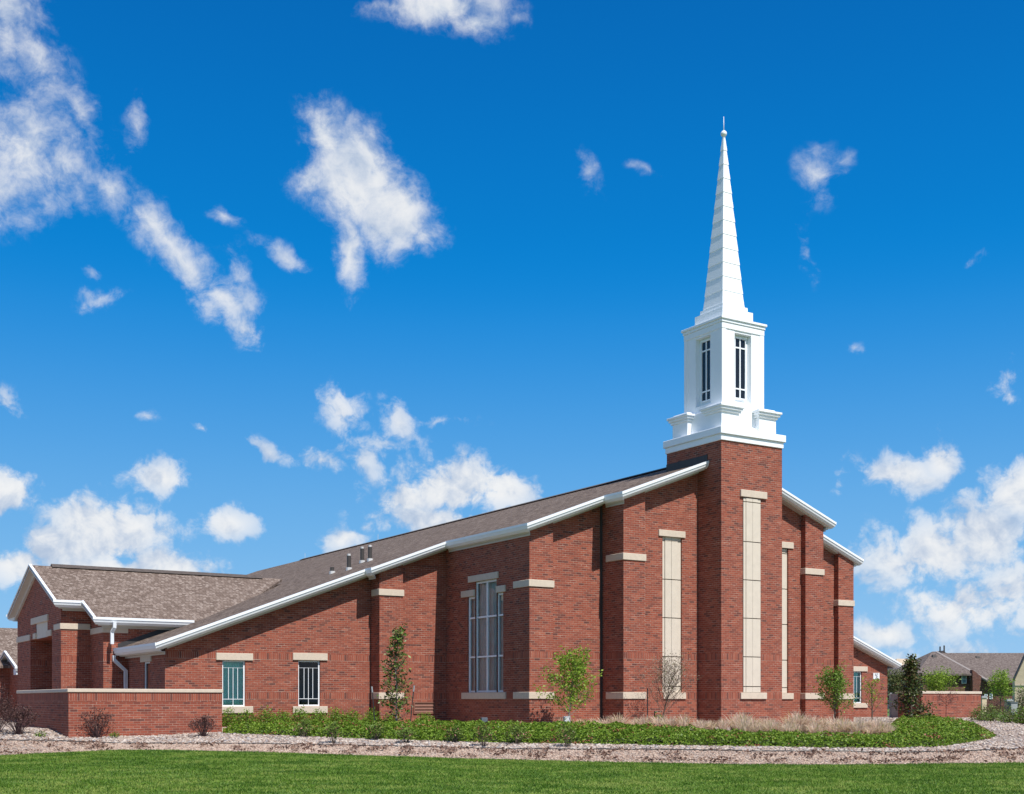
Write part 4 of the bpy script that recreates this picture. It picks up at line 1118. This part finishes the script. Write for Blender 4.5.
# ------------------------------------------------------------------ plants
def jit(s): return (rnd.random()*2-1)*s
def skeleton(h, th, nb, spread, seed, up=.6, sub=3, r0=.035, lean=0.0, bmin=.25):
    """trunk and limbs: list of (points, radii); tips for leaves"""
    r = random.Random(seed); segs = []; tips = []
    tr = [Vector((0, 0, -.05))]; n = 7
    for i in range(1, n+1):
        f = i/n; tr.append(Vector((lean*f + r.uniform(-1, 1)*.02*h*f, r.uniform(-1, 1)*.02*h*f, h*.92*f)))
    segs.append((tr, [r0*(1 - .8*i/n) for i in range(n+1)]))
    for b in range(nb):
        f = th + (1 - th)*(b + .5)/nb*.96; an = b*2.4 + r.uniform(-.4, .4)
        i = min(int(f*n), n-1); base = tr[i].lerp(tr[i+1], f*n - i)
        L = spread(f)*r.uniform(.75, 1.15); d = Vector((math.cos(an), math.sin(an), up + r.uniform(-.15, .25))).normalized()
        pts = [base]; cur = base.copy(); dd = d.copy()
        for k in range(3):
            dd = (dd + Vector((r.uniform(-.2, .2), r.uniform(-.2, .2), r.uniform(-.1, .25)))).normalized(); cur = cur + dd*L/3; pts.append(cur.copy())
        rb = r0*.45*(1 - .5*f); segs.append((pts, [rb, rb*.75, rb*.5, rb*.25]))
        for k in range(sub):
            q0 = pts[1 + k % 3]; d2 = (dd + Vector((r.uniform(-1, 1), r.uniform(-1, 1), r.uniform(-.3, .6)))*.9).normalized(); L2 = L*r.uniform(.3, .55)
            p2 = q0 + d2*L2*.5; p3 = p2 + (d2 + Vector((r.uniform(-.3, .3), r.uniform(-.3, .3), .1))).normalized()*L2*.5
            segs.append(([q0, p2, p3], [rb*.45, rb*.3, rb*.15])); tips += [p2, p3]
        tips += pts[1:]
    return segs, tips
def tree(name, label, cat, P, h, th, nb, spread, leafm, nleaf, lsize, seed, up=.6, bark='bark', r0=.035, sub=3, scatter=.10, aspect=.5, group=None, lean=0, leaf_keep=None, top=True):
    o = empty(name, tuple(P), 0); tag(o, label, cat, group)
    segs, tips = skeleton(h, th, nb, spread, seed, up, sub, r0, lean)
    mb = MB()
    for i, (p, r) in enumerate(segs): mb.tube(p, r, 6 if i == 0 else 4, cap=False)
    mb.build('trunk', M[bark], o)
    if top: tips = tips + [Vector((lean, 0, h*f)) for f in (.86, .92, .97)]
    tp = np.array([tuple(q) for q in tips])
    if leaf_keep: tp = tp[[leaf_keep(q) for q in tp]]
    idx = rng.integers(0, len(tp), nleaf); pts = tp[idx] + rng.normal(size=(nleaf, 3))*scatter
    np_mesh('crown', leaves(pts, lsize, aspect=aspect), 4, M[leafm], o)
    return o
def shrub(name, label, cat, P, w, h, leafm, nleaf, lsize, seed, group=None, ntw=14, bark='twig', aspect=.55, dome=True, thick=.008, extra=None):
    o = empty(name, tuple(P), 0); tag(o, label, cat, group); r = random.Random(seed); mb = MB(); tips = []
    for i in range(ntw):
        an = i*2.4; rr = math.sqrt((i+.5)/ntw)*w*.5; tz = h*(1 - .55*(rr/(w*.5))**2)*r.uniform(.7, 1.05)
        q = Vector((rr*math.cos(an), rr*math.sin(an), tz)); m_ = Vector((q.x*.45 + r.uniform(-.05, .05), q.y*.45 + r.uniform(-.05, .05), tz*.5))
        mb.tube([(q.x*.08, q.y*.08, -.04), m_, q], [thick, thick*.7, thick*.3], 4, cap=False); tips += [q, m_.lerp(q, .5), m_.lerp(q, .8)]
        for k in range(2):
            q2 = m_.lerp(q, .5) + Vector((r.uniform(-.16, .16)*w, r.uniform(-.16, .16)*w, r.uniform(-.02, .2)*h)); mb.tube([m_.lerp(q, .3), q2], [thick*.5, thick*.2], 3, cap=False); tips.append(q2)
    mb.build('stems', M[bark], o)
    tp = np.array([tuple(q) for q in tips])
    if dome:
        N = nleaf; u_ = rng.normal(size=(N, 3)); u_ /= np.linalg.norm(u_, axis=1)[:, None]; u_[:, 2] = np.abs(u_[:, 2])
        rad = (rng.random(N)**.45)*(1 + .22*np.sin(u_[:, 0]*7 + seed)*np.cos(u_[:, 1]*6 + seed*2))
        pts = u_*rad[:, None]*np.array([w*.5, w*.5, h*.92]) + np.array([0, 0, .04])
    else:
        pts = tp[rng.integers(0, len(tp), nleaf)] + rng.normal(size=(nleaf, 3))*np.array([.05*w, .05*w, .05*h])
    mi = None; ms = M[leafm]
    if extra:
        ms = [M[leafm], M[extra[0]]]; mi = (rng.random(nleaf) < extra[1]).astype(int)
    np_mesh('foliage', leaves(pts, lsize, aspect=aspect), 4, ms, o, midx=mi)
    return o
px2m = lambda D: D/F

P = gpt(396.5, 37.6)
tree('magnolia_tree', 'slender upright magnolia sapling with green and brown leaves between two stakes', 'tree', P, 3.32, .07, 38, lambda f: .50*(1.05-f)+.14, 'leaf_magnolia', 1350, .11, 3, up=.55, bark='bark_grey', r0=.03, scatter=.06)
for (x0, x1, yt, lab) in ((375.5, 371.8, 686.5, 'thin black tree stake leaning left of the magnolia sapling'), (409.5, 414.2, 685.5, 'thin black tree stake leaning right of the magnolia sapling')):
    P = gpt(x0, 37.4); o = empty('tree_stake', tuple(P), 0); tag(o, lab, 'stake'); h = ZC + (HOR - yt)*37.4/F - P[2]; dxx = (x1-x0)*px2m(37.4)
    mb = MB(); mb.tube([(0,0,-.2),(dxx*.5,0,h*.5),(dxx*.85,0,h*.86)], .016, 6); mb.build('post', M['black_metal'], o)
    mb = MB(); mb.tube([(dxx*.85,0,h*.86),(dxx,0,h)], .024, 6); mb.build('tip', M['grey_metal'], o)
for (x, yt, D, lab) in ((647.5, 688, 38.4, 'straight black tree stake in front of the pilaster beside the bare sapling'), (654.5, 711, 38.2, 'short dark stake with a crossbar left of the bare sapling')):
    P = gpt(x, D); o = empty('tree_stake', tuple(P), 0); tag(o, lab, 'stake'); h = ZC + (HOR - yt)*D/F - P[2]
    mb = MB(); mb.tube([(0,0,-.2),(0,0,h)], .017, 6); mb.build('post', M['black_metal'], o)
    if yt > 700: mb = MB(); mb.tube([(-.02,0,h-.01),(.24,.02,h-.02)], .012, 5); mb.build('crossbar', M['black_metal'], o)
    else: mb = MB(); mb.tube([(0,0,h-.06),(0,0,h)], .022, 6); mb.build('tip', M['black_metal'], o)
P = gpt(567.5, 37.3)
tree('young_tree', 'young bright green leafy tree in front of the church wall left of the bare sapling', 'tree', P, 2.28, .16, 28, lambda f: .80*(1.15-f)+.25, 'leaf_bright', 3400, .085, 11, up=.65, bark='bark_grey', r0=.028, scatter=.085, lean=.22)
P = gpt(660, 38.3)
tree('bare_sapling', 'nearly leafless grey sapling before the pale panel left of the tower', 'tree', P, 1.85, .2, 34, lambda f: .75*(1.1-f)+.5, 'leaf_grey', 2600, .042, 17, up=1.2, bark='bark', r0=.026, sub=9, scatter=.085, lean=.40)
shrub('weed', 'green tuft at the foot of the bare sapling', 'plant', gpt(658, 38.1), .34, .52, 'leaf_mid', 170, .07, 5, bark='bark')
P = gpt(834.5, 41.5)
tree('young_tree', 'round leafy green young tree in front of the brick right of the tower', 'tree', P, 1.85, .22, 24, lambda f: .62*(1.15-f)+.22, 'leaf_mid', 3000, .075, 23, up=.7, r0=.035, scatter=.085)
P = gpt(872, 45)
tree('sapling', 'sparse sapling with few green leaves below the white wall sign', 'tree', P, 1.55, .25, 14, lambda f: .50*(1.1-f)+.25, 'leaf_bright', 240, .085, 29, up=.9, r0=.032, sub=6, scatter=.05, top=False)
P = gpt(911.5, 46)
tree('magnolia_tree', 'dark dense pyramid shaped magnolia tree at the left end of the right garden wall', 'tree', P, 2.62, .05, 38, lambda f: .66*(1.0-f)+.07, 'leaf_magnolia_dark', 2600, .11, 31, up=.35, r0=.045, scatter=.085)
P = gpt(946, 49)
tree('bare_sapling', 'small bare purple sapling with a twiggy ball crown before the right garden wall', 'tree', P, .98, .55, 16, lambda f: .40, 'leaf_purple', 600, .035, 37, up=.5, bark='twig', r0=.018, sub=6, scatter=.06)
P = gpt(896, 60)
tree('leafy_tree', 'olive green tree standing behind the gate beside the church eave', 'tree', P, 1.95, .15, 24, lambda f: 1.0*(1.1-f)+.3, 'leaf_olive', 3600, .095, 41, up=.6, r0=.05, scatter=.13)
P = gpt(938, 59)
tree('leafy_tree', 'light green tree rising behind the right garden wall in front of the brown house', 'tree', P, 1.95, .2, 24, lambda f: .95*(1.1-f)+.35, 'leaf_bright', 3000, .095, 43, up=.8, r0=.05, scatter=.12)
P = gpt(1000.5, 71)
tree('young_tree', 'young light green tree in front of the brown house near the right edge', 'tree', P, 2.3, .25, 20, lambda f: 1.0*(1.1-f)+.25, 'leaf_bright', 2300, .095, 47, up=.65, r0=.04, scatter=.11)
shrub('evergreen_shrub', 'tall dark green shrub at the right edge beside the tan house', 'shrub', gpt(1024, 82), 1.5, 1.9, 'leaf_magnolia_dark', 1500, .10, 51)
shrub('purple_shrub', 'wide dull purple shrub between the garden wall end and the stone pillar', 'shrub', gpt(996, 72.5), 1.75, .95, 'leaf_purple', 1700, .055, 53)
for i, (x, D, w, h, lab, lm) in enumerate(((980, 48.5, .85, .62, 'low green bush touching the right end of the garden wall', 'leaf_rose'), (991, 47.5, .95, .66, 'wide green bush with brown tips right of the garden wall', 'leaf_rose'),
        (1009, 45.5, .85, .62, 'loose green bush standing alone in the stones at the right', 'leaf_rose'), (1023, 44.0, .6, .66, 'dark green bush cut by the right edge of the photo', 'leaf_mid'))):
    shrub('bush', lab, 'bush', gpt(x, D), w, h, lm, 1000, .06, 60+i, group='bushes in the stones right of the garden wall', bark='bark', extra=('dead_leaf', .12))
# purple shrubs at the left
for i, (x, D, w, h, n, lab) in enumerate(((-4, 34.6, 1.2, 1.45, 1500, 'tall purple bare shrub at the left edge of the photo'), (19, 34.4, 1.1, 1.0, 1100, 'purple bare shrub second from the left edge, before the wall corner'),
        (96, 34.4, 1.05, .92, 420, 'spindly purple shrub before the left part of the long garden wall'), (203.5, 35.0, .85, .70, 560, 'twiggy purple shrub before the right end of the long garden wall'))):
    shrub('purple_shrub', lab, 'shrub', gpt(x, D), w, h, 'leaf_purple', int(n*1.8), .044, 70+i, group='bare purple shrubs along the left garden wall', ntw=34, dome=False, thick=.010)
for x, y, lab in ((40, 737.5, 'tiny green weed near the left garden wall corner'), (115, 738, 'flat green weed in the stones right of the spindly purple shrub'), (155.5, 734, 'small upright weed midway along the long garden wall')):
    P = on_ground(x, y); shrub('weed', lab, 'weed', P, .34, .16 if x != 155.5 else .26, 'leaf_mid', 90, .05, int(x), bark='bark', ntw=6)
# hedge bushes under the left windows
hd = [(229, .62), (247, .55), (266, .66), (282, .55), (300, .64), (318, .58), (336, .62), (352, .55), (372, .58), (391, .5), (425, .42)]
for i, (x, h) in enumerate(hd):
    D = a_of(x, b4 - .62); D = wpt(D, b4 - .62)[1]
    if x > 400: D = wpt(a_of(x, b3-.5), b3-.5)[1]
    shrub('hedge_bush', 'clipped bright green bush in the row under the left windows', 'bush', gpt(x, D), .72, h, 'leaf_hedge', 1300, .055, 90+i, group='hedge bushes under the left windows', bark='bark')
# rose bushes on the edge of the planting
for i, (x, y, w, h) in enumerate(((304, 735, .55, .55), (333, 741.5, .52, .62), (376, 738, .5, .55), (406, 741, .55, .5), (455, 740, .5, .5), (483, 744.5, .5, .62), (517, 742, .6, .6), (567, 745, .52, .68))):
    P = on_ground(x, y + 2.2)
    shrub('rose_bush', 'small leafy rose bush at the front edge of the green planting', 'bush', P, w*1.1, h, 'leaf_rose', 560, .055, 110+i, group='rose bushes along the stone bed', bark='bark', ntw=12, dome=False, thick=.010, extra=('leaf_pink', .07))
# ground lights and box
P = gpt(484, 38.2); o = empty('floodlight', tuple(P), .4); tag(o, 'small grey ground floodlight beneath the tall window', 'floodlight')
mb = MB(); mb.box(-.10, .10, -.06, .06, .14, .32); mb.build('housing', M['flood_grey'], o, bevel=.01)
mb = MB(); mb.box(-.08, .08, .06, .066, .16, .30); mb.build('lens', M['black_glass'], o); mb = MB(); mb.tube([(0,0,-.1),(0,0,.15)], .02, 6); mb.build('stem', M['black_metal'], o)
P = gpt(566.8, 37.0); o = empty('meter_box', tuple(P), .1); tag(o, 'grey utility box on a post by the young bright green tree', 'utility box')
mb = MB(); mb.box(-.10, .10, -.06, .06, .16, .38); mb.build('housing', M['grey_metal'], o, bevel=.01)
mb = MB(); mb.box(-.07, .07, -.066, -.06, .20, .34); mb.build('cover', M['lead'], o); mb = MB(); mb.tube([(-.07,0,-.1),(-.07,0,.17)], .018, 6); mb.build('post', M['lead'], o); mb = MB(); mb.tube([(.07,0,-.1),(.07,0,.17)], .018, 6); mb.build('post', M['lead'], o)

# dry ornamental grass
def grass_mesh(seed, n, h, w):
    r = np.random.default_rng(seed); an = r.random(n)*2*np.pi; rad = r.random(n)*.10*w/.5
    b = np.stack([np.cos(an)*rad, np.sin(an)*rad, np.zeros(n)-.02], 1); out = np.stack([np.cos(an+r.normal(size=n)*.5), np.sin(an+r.normal(size=n)*.5), np.zeros(n)], 1)
    H = h*(.55 + .55*r.random(n)); reach = w*.5*(r.random(n)**.8)
    quads = []; ps = []
    for f in (0, .4, .75, 1.0): ps.append(b + out*(reach*f**1.8)[:, None] + np.array([0, 0, 1.])*(H*(f - .28*f**3*(reach/(w*.5))))[:, None])
    side = np.stack([-out[:, 1], out[:, 0], np.zeros(n)], 1); wd = (.006 + .005*r.random(n))[:, None]
    for i, (w0, w1) in enumerate(((1, .9), (.9, .7), (.7, .15))):
        quads.append(np.stack([ps[i]-side*wd*w0, ps[i]+side*wd*w0, ps[i+1]+side*wd*w1, ps[i+1]-side*wd*w1], 1))
    V_ = np.stack(quads, 1)     # n,3,4,3 -> share along each blade
    vs = []; fs = []
    for k in range(n):
        o_ = len(vs)
        vs += [tuple(V_[k,0,0]), tuple(V_[k,0,1])]
        for i in range(3): vs += [tuple(V_[k,i,3]), tuple(V_[k,i,2])]
        for i in range(3): fs.append((o_+2*i, o_+2*i+1, o_+2*i+3, o_+2*i+2))
    me = bpy.data.meshes.new('grass_clump'); me.from_pydata(vs, [], fs); me.materials.append(M['dry_grass']); me.update(); return me
gms = [grass_mesh(200+i, 190, .42+.05*(i % 3), .72+.08*(i % 2)) for i in range(5)]
gl = []
r_ = random.Random(77)
for x in range(596, 735, 13): gl.append((x + r_.uniform(-4, 4), 728.5 + (x-596)*.02 + r_.uniform(-.6, .6), 1.0 if x > 620 else .85))
for x in range(736, 890, 10): gl.append((x + r_.uniform(-4, 4), 731 + (x-736)*.012 + r_.uniform(-.8, .8), .95))
for x in range(745, 890, 11): gl.append((x + r_.uniform(-4, 4), 735.5 + r_.uniform(-.8, .8), .85))
for x in range(560, 600, 12): gl.append((x + r_.uniform(-3, 3), 727.5, .75))
for i, (x, y, sc) in enumerate(gl):
    P = on_ground(x, y); o = bpy.data.objects.new('grass_clump', gms[i % 5]); C.objects.link(o)
    o.location = tuple(P); o.rotation_euler = (0, 0, r_.uniform(0, 6)); s_ = sc*r_.uniform(.8, 1.25); o.scale = (s_, s_, s_*r_.uniform(.85, 1.2))
    tag(o, 'clump of dry tan ornamental grass along the foot of the church wall', 'grass clump', 'dry ornamental grass clumps by the tower')

# green ground cover
GC = [(223,733.5),(260,735),(330,738),(420,741),(540,744),(640,745.3),(700,746.5),(830,748.5),(900,748.6),(945,746.5),(975,742),(990,739.3),(996,736),(986,730.5),(962,724),(940,720.5),(925,719.3),(897,719.5),(890,726),(888,737.5),(870,738.5),(800,737.6),(740,735.4),(690,732.5),(640,730.5),(600,729.5),(530,729),(445,727),(300,727.5),(223,729.5)]
poly = plants_outline(GC)
np.random.seed(3)
N = 125000; P2_ = rand_in(poly, N)
bump = np.array([mnoise.noise(Vector((x*1.6, y*1.6, 3.1)))*.5 + .5 for x, y in P2_])
d_edge = np.full(N, 9.0)
for i in range(len(poly)):
    a_, b_ = poly[i], poly[(i+1) % len(poly)]; ab = b_ - a_; tq = np.clip(((P2_ - a_) @ ab)/(ab @ ab + 1e-9), 0, 1)
    d_edge = np.minimum(d_edge, np.linalg.norm(P2_ - (a_ + tq[:, None]*ab), axis=1))
bump2 = np.array([mnoise.noise(Vector((x*4.5, y*4.5, 7.7)))*.5 + .5 for x, y in P2_])
topz = (.05 + .17*bump + .16*bump2**2)*np.clip(d_edge/.30, .25, 1)
zg = height(P2_[:, 0], P2_[:, 1])
hz_ = topz*(1 - .55*rng.random(N)**2)
pts = np.stack([P2_[:, 0], P2_[:, 1], zg + hz_], 1)
red = np.array([mnoise.noise(Vector((x*2.3, y*2.3, 9.7))) for x, y in P2_]); mi = ((red > .36) & (rng.random(N) < .38)) | (rng.random(N) < .012)
gc = np_mesh('ground_cover', leaves(pts, .064, droop=.1, aspect=.62, up=1.2), 4, [M['leaf_cover'], M['leaf_red']], midx=mi)
tag(gc, 'low leafy green ground cover with reddish tips filling the curved bed', 'ground cover', kind='stuff')
# a soil mound under it
lo, hi = poly.min(0), poly.max(0); st_ = .12; q = []
gx = np.arange(lo[0], hi[0], st_); gy = np.arange(lo[1], hi[1], st_)
GX, GY = np.meshgrid(gx, gy); cc_ = np.stack([GX.ravel(), GY.ravel()], 1); cc_ = cc_[in_poly(cc_, poly)]
def mz(x, y): return height(x, y) + .05 + .04*np.sin(x*3.1)*np.cos(y*2.7)
de_ = np.full(len(cc_), 9.0)
for i in range(len(poly)):
    a_, b_ = poly[i], poly[(i+1) % len(poly)]; ab = b_ - a_; tq = np.clip(((cc_ - a_) @ ab)/(ab @ ab + 1e-9), 0, 1)
    de_ = np.minimum(de_, np.linalg.norm(cc_ - (a_ + tq[:, None]*ab), axis=1))
cc_ = cc_[de_ > .26]
h_ = st_/2; qs = []
for dx_, dy_ in ((-h_,-h_),(h_,-h_),(h_,h_),(-h_,h_)): 
    x, y = cc_[:, 0]+dx_, cc_[:, 1]+dy_; qs.append(np.stack([x, y, mz(x, y)], 1))
so_ = np_mesh('planting_soil', np.stack(qs, 1), 4, plain('planting_soil', (.028, .040, .012), .95, .4, 8)); tag(so_, kind='structure')

# stones
def ico():
    t = (1+5**.5)/2
    v = np.array([(-1,t,0),(1,t,0),(-1,-t,0),(1,-t,0),(0,-1,t),(0,1,t),(0,-1,-t),(0,1,-t),(t,0,-1),(t,0,1),(-t,0,-1),(-t,0,1)])/math.sqrt(1+t*t)
    f = np.array([(0,11,5),(0,5,1),(0,1,7),(0,7,10),(0,10,11),(1,5,9),(5,11,4),(11,10,2),(10,7,6),(7,1,8),(3,9,4),(3,4,2),(3,2,6),(3,6,8),(3,8,9),(4,9,5),(2,4,11),(6,2,10),(8,6,7),(9,8,1)])
    return v, f
def stones(name, P, size, m, label, cat):
    N = len(P); v, f = ico(); r = rng
    sc = (size[0] + (size[1]-size[0])*r.random(N)**1.6)[:, None, None]*np.array([1, 1, .6])*(1 + .25*(r.random((N, 1, 3))-.5))
    vv = v[None]*(1 + .22*(r.random((N, 12, 1))-.5))*sc*.5
    an = r.random(N)*6.283; c, s = np.cos(an)[:, None], np.sin(an)[:, None]
    x, y = vv[..., 0]*c - vv[..., 1]*s, vv[..., 0]*s + vv[..., 1]*c
    vv = np.stack([x + P[:, 0:1], y + P[:, 1:2], vv[..., 2] + (height(P[:, 0], P[:, 1]) + sc[:, 0, 2]*.12)[:, None]], -1)
    ff = (f[None] + (np.arange(N)*12)[:, None, None]).reshape(-1, 3)
    me = bpy.data.meshes.new(name); me.vertices.add(N*12); me.vertices.foreach_set('co', vv.reshape(-1).astype(np.float32))
    me.loops.add(len(ff)*3); me.loops.foreach_set('vertex_index', ff.reshape(-1).astype(np.int32))
    me.polygons.add(len(ff)); me.polygons.foreach_set('loop_start', np.arange(0, len(ff)*3, 3, dtype=np.int32)); me.polygons.foreach_set('use_smooth', [True]*len(ff))
    me.materials.append(m); me.update(calc_edges=True)
    o = bpy.data.objects.new(name, me); C.objects.link(o); tag(o, label, cat, kind='stuff'); return o
M['rock'] = leaf_mat('river_rock', [(.50, .41, .34), (.30, .22, .18), (.62, .55, .48), (.22, .20, .20), (.42, .33, .27), (.15, .10, .085), (.54, .45, .38), (.30, .29, .31)], 0, .85)
M['pea'] = leaf_mat('pinkish_gravel', [(.48, .36, .285), (.36, .25, .195), (.54, .44, .36), (.24, .15, .115), (.46, .345, .27), (.40, .31, .26)], 0, .9)
EDG = [(-120,739.5),(-60,740),(60,741.5),(222,744),(400,746.7),(600,750),(760,752),(900,753.2),(960,752),(1024,749),(1090,745.5),(1150,744)]
ep = np.array([on_ground(x, y) for x, y in EDG])
def edgeE(X): return np.interp(X, ep[:, 0], ep[:, 1])
def bed_pts(n, lo_f, hi_f, x0=-17, x1=20):
    X = x0 + (x1-x0)*rng.random(n); a_, b_ = lo_f(X), hi_f(X); return np.stack([X, a_ + (b_-a_)*rng.random(n)], 1)
P1_ = bed_pts(42000, lambda X: edgeE(X)+.05, lambda X: edgeE(X)+np.where(X > 12.5, 22, np.where(X < -6, 5.5, 3.2)))
P1_ = P1_[~in_poly(P1_, poly)]
stones('river_rocks', P1_, (.035, .105), M['rock'], 'pale grey and tan river rocks filling the upper part of the bed', 'rocks')
P3_ = bed_pts(30000, lambda X: edgeY(X)+.02, lambda X: edgeE(X)-.04)
stones('gravel', P3_, (.025, .075), M['pea'], 'pinkish tan gravel strip between the lawn and the edging', 'gravel')
Pd = bed_pts(15000, lambda X: edgeY(X)+.05, lambda X: edgeE(X)-.02)
dn_ = np.array([mnoise.noise(Vector((x*2.6, y*2.6, 4.4))) for x, y in Pd]); Pd = Pd[dn_ + .22*rng.random(len(Pd)) > .30]
dpt_ = np.stack([Pd[:, 0], Pd[:, 1], height(Pd[:, 0], Pd[:, 1]) + .03 + .05*rng.random(len(Pd))], 1)
dl = np_mesh('dead_leaves', leaves(dpt_, .075, droop=0, aspect=.6), 4, M['dead_leaf']); tag(dl, 'patches of brown dead leaves and stems lying on the gravel strip', 'dead leaves', kind='stuff')
ex = np.linspace(ep[0, 0], ep[-1, 0], 240); ey = smooth(np.interp(ex, ep[:, 0], ep[:, 1]), 6)
mb = MB(); r_ = random.Random(5)
mb.tube([(x, y, float(height(x, y)) + .026 + r_.uniform(-.014, .012)) for x, y in zip(ex, ey)], .013, 5); eo = mb.build('garden_edging', M['black_metal'])
tag(eo, 'thin black garden edging strip running through the stone bed', 'edging')

# grass blades
n = 400000
X = rng.random(n); Yq = 17.0 + 15.5*rng.random(n)**.85; Xw = (X*1.56 - .78)*1024/F*Yq*1.0
wob = np.array([mnoise.noise(Vector((x*2.2, 3.3, 0.5))) + .6*mnoise.noise(Vector((x*7.0, 1.3, 0.5))) for x in Xw])
ok = Yq < edgeY(Xw) + .16*wob + .10*rng.random(n)**3; Xw, Yq = Xw[ok], Yq[ok]; n = len(Xw)
z = height(Xw, Yq); cl_ = np.array([mnoise.noise(Vector((x*.9, y*1.4, 1.0))) for x, y in zip(Xw, Yq)])
hh = (.022 + .028*rng.random(n))*(1 + .35*cl_); ww = .008 + .006*rng.random(n); an = rng.random(n)*6.283; ln_ = rng.normal(size=(n, 2))*.03
b0_ = np.stack([Xw, Yq, z-.005], 1); sx_ = np.stack([np.cos(an)*ww, np.sin(an)*ww, np.zeros(n)], 1)
tp = b0_ + np.stack([ln_[:, 0], ln_[:, 1], hh], 1)
bl = np_mesh('lawn_grass', np.stack([b0_-sx_, b0_+sx_, tp], 1), 3, M['lawn_blade']); tag(bl, 'mown green lawn grass across the foreground', 'grass', kind='stuff')
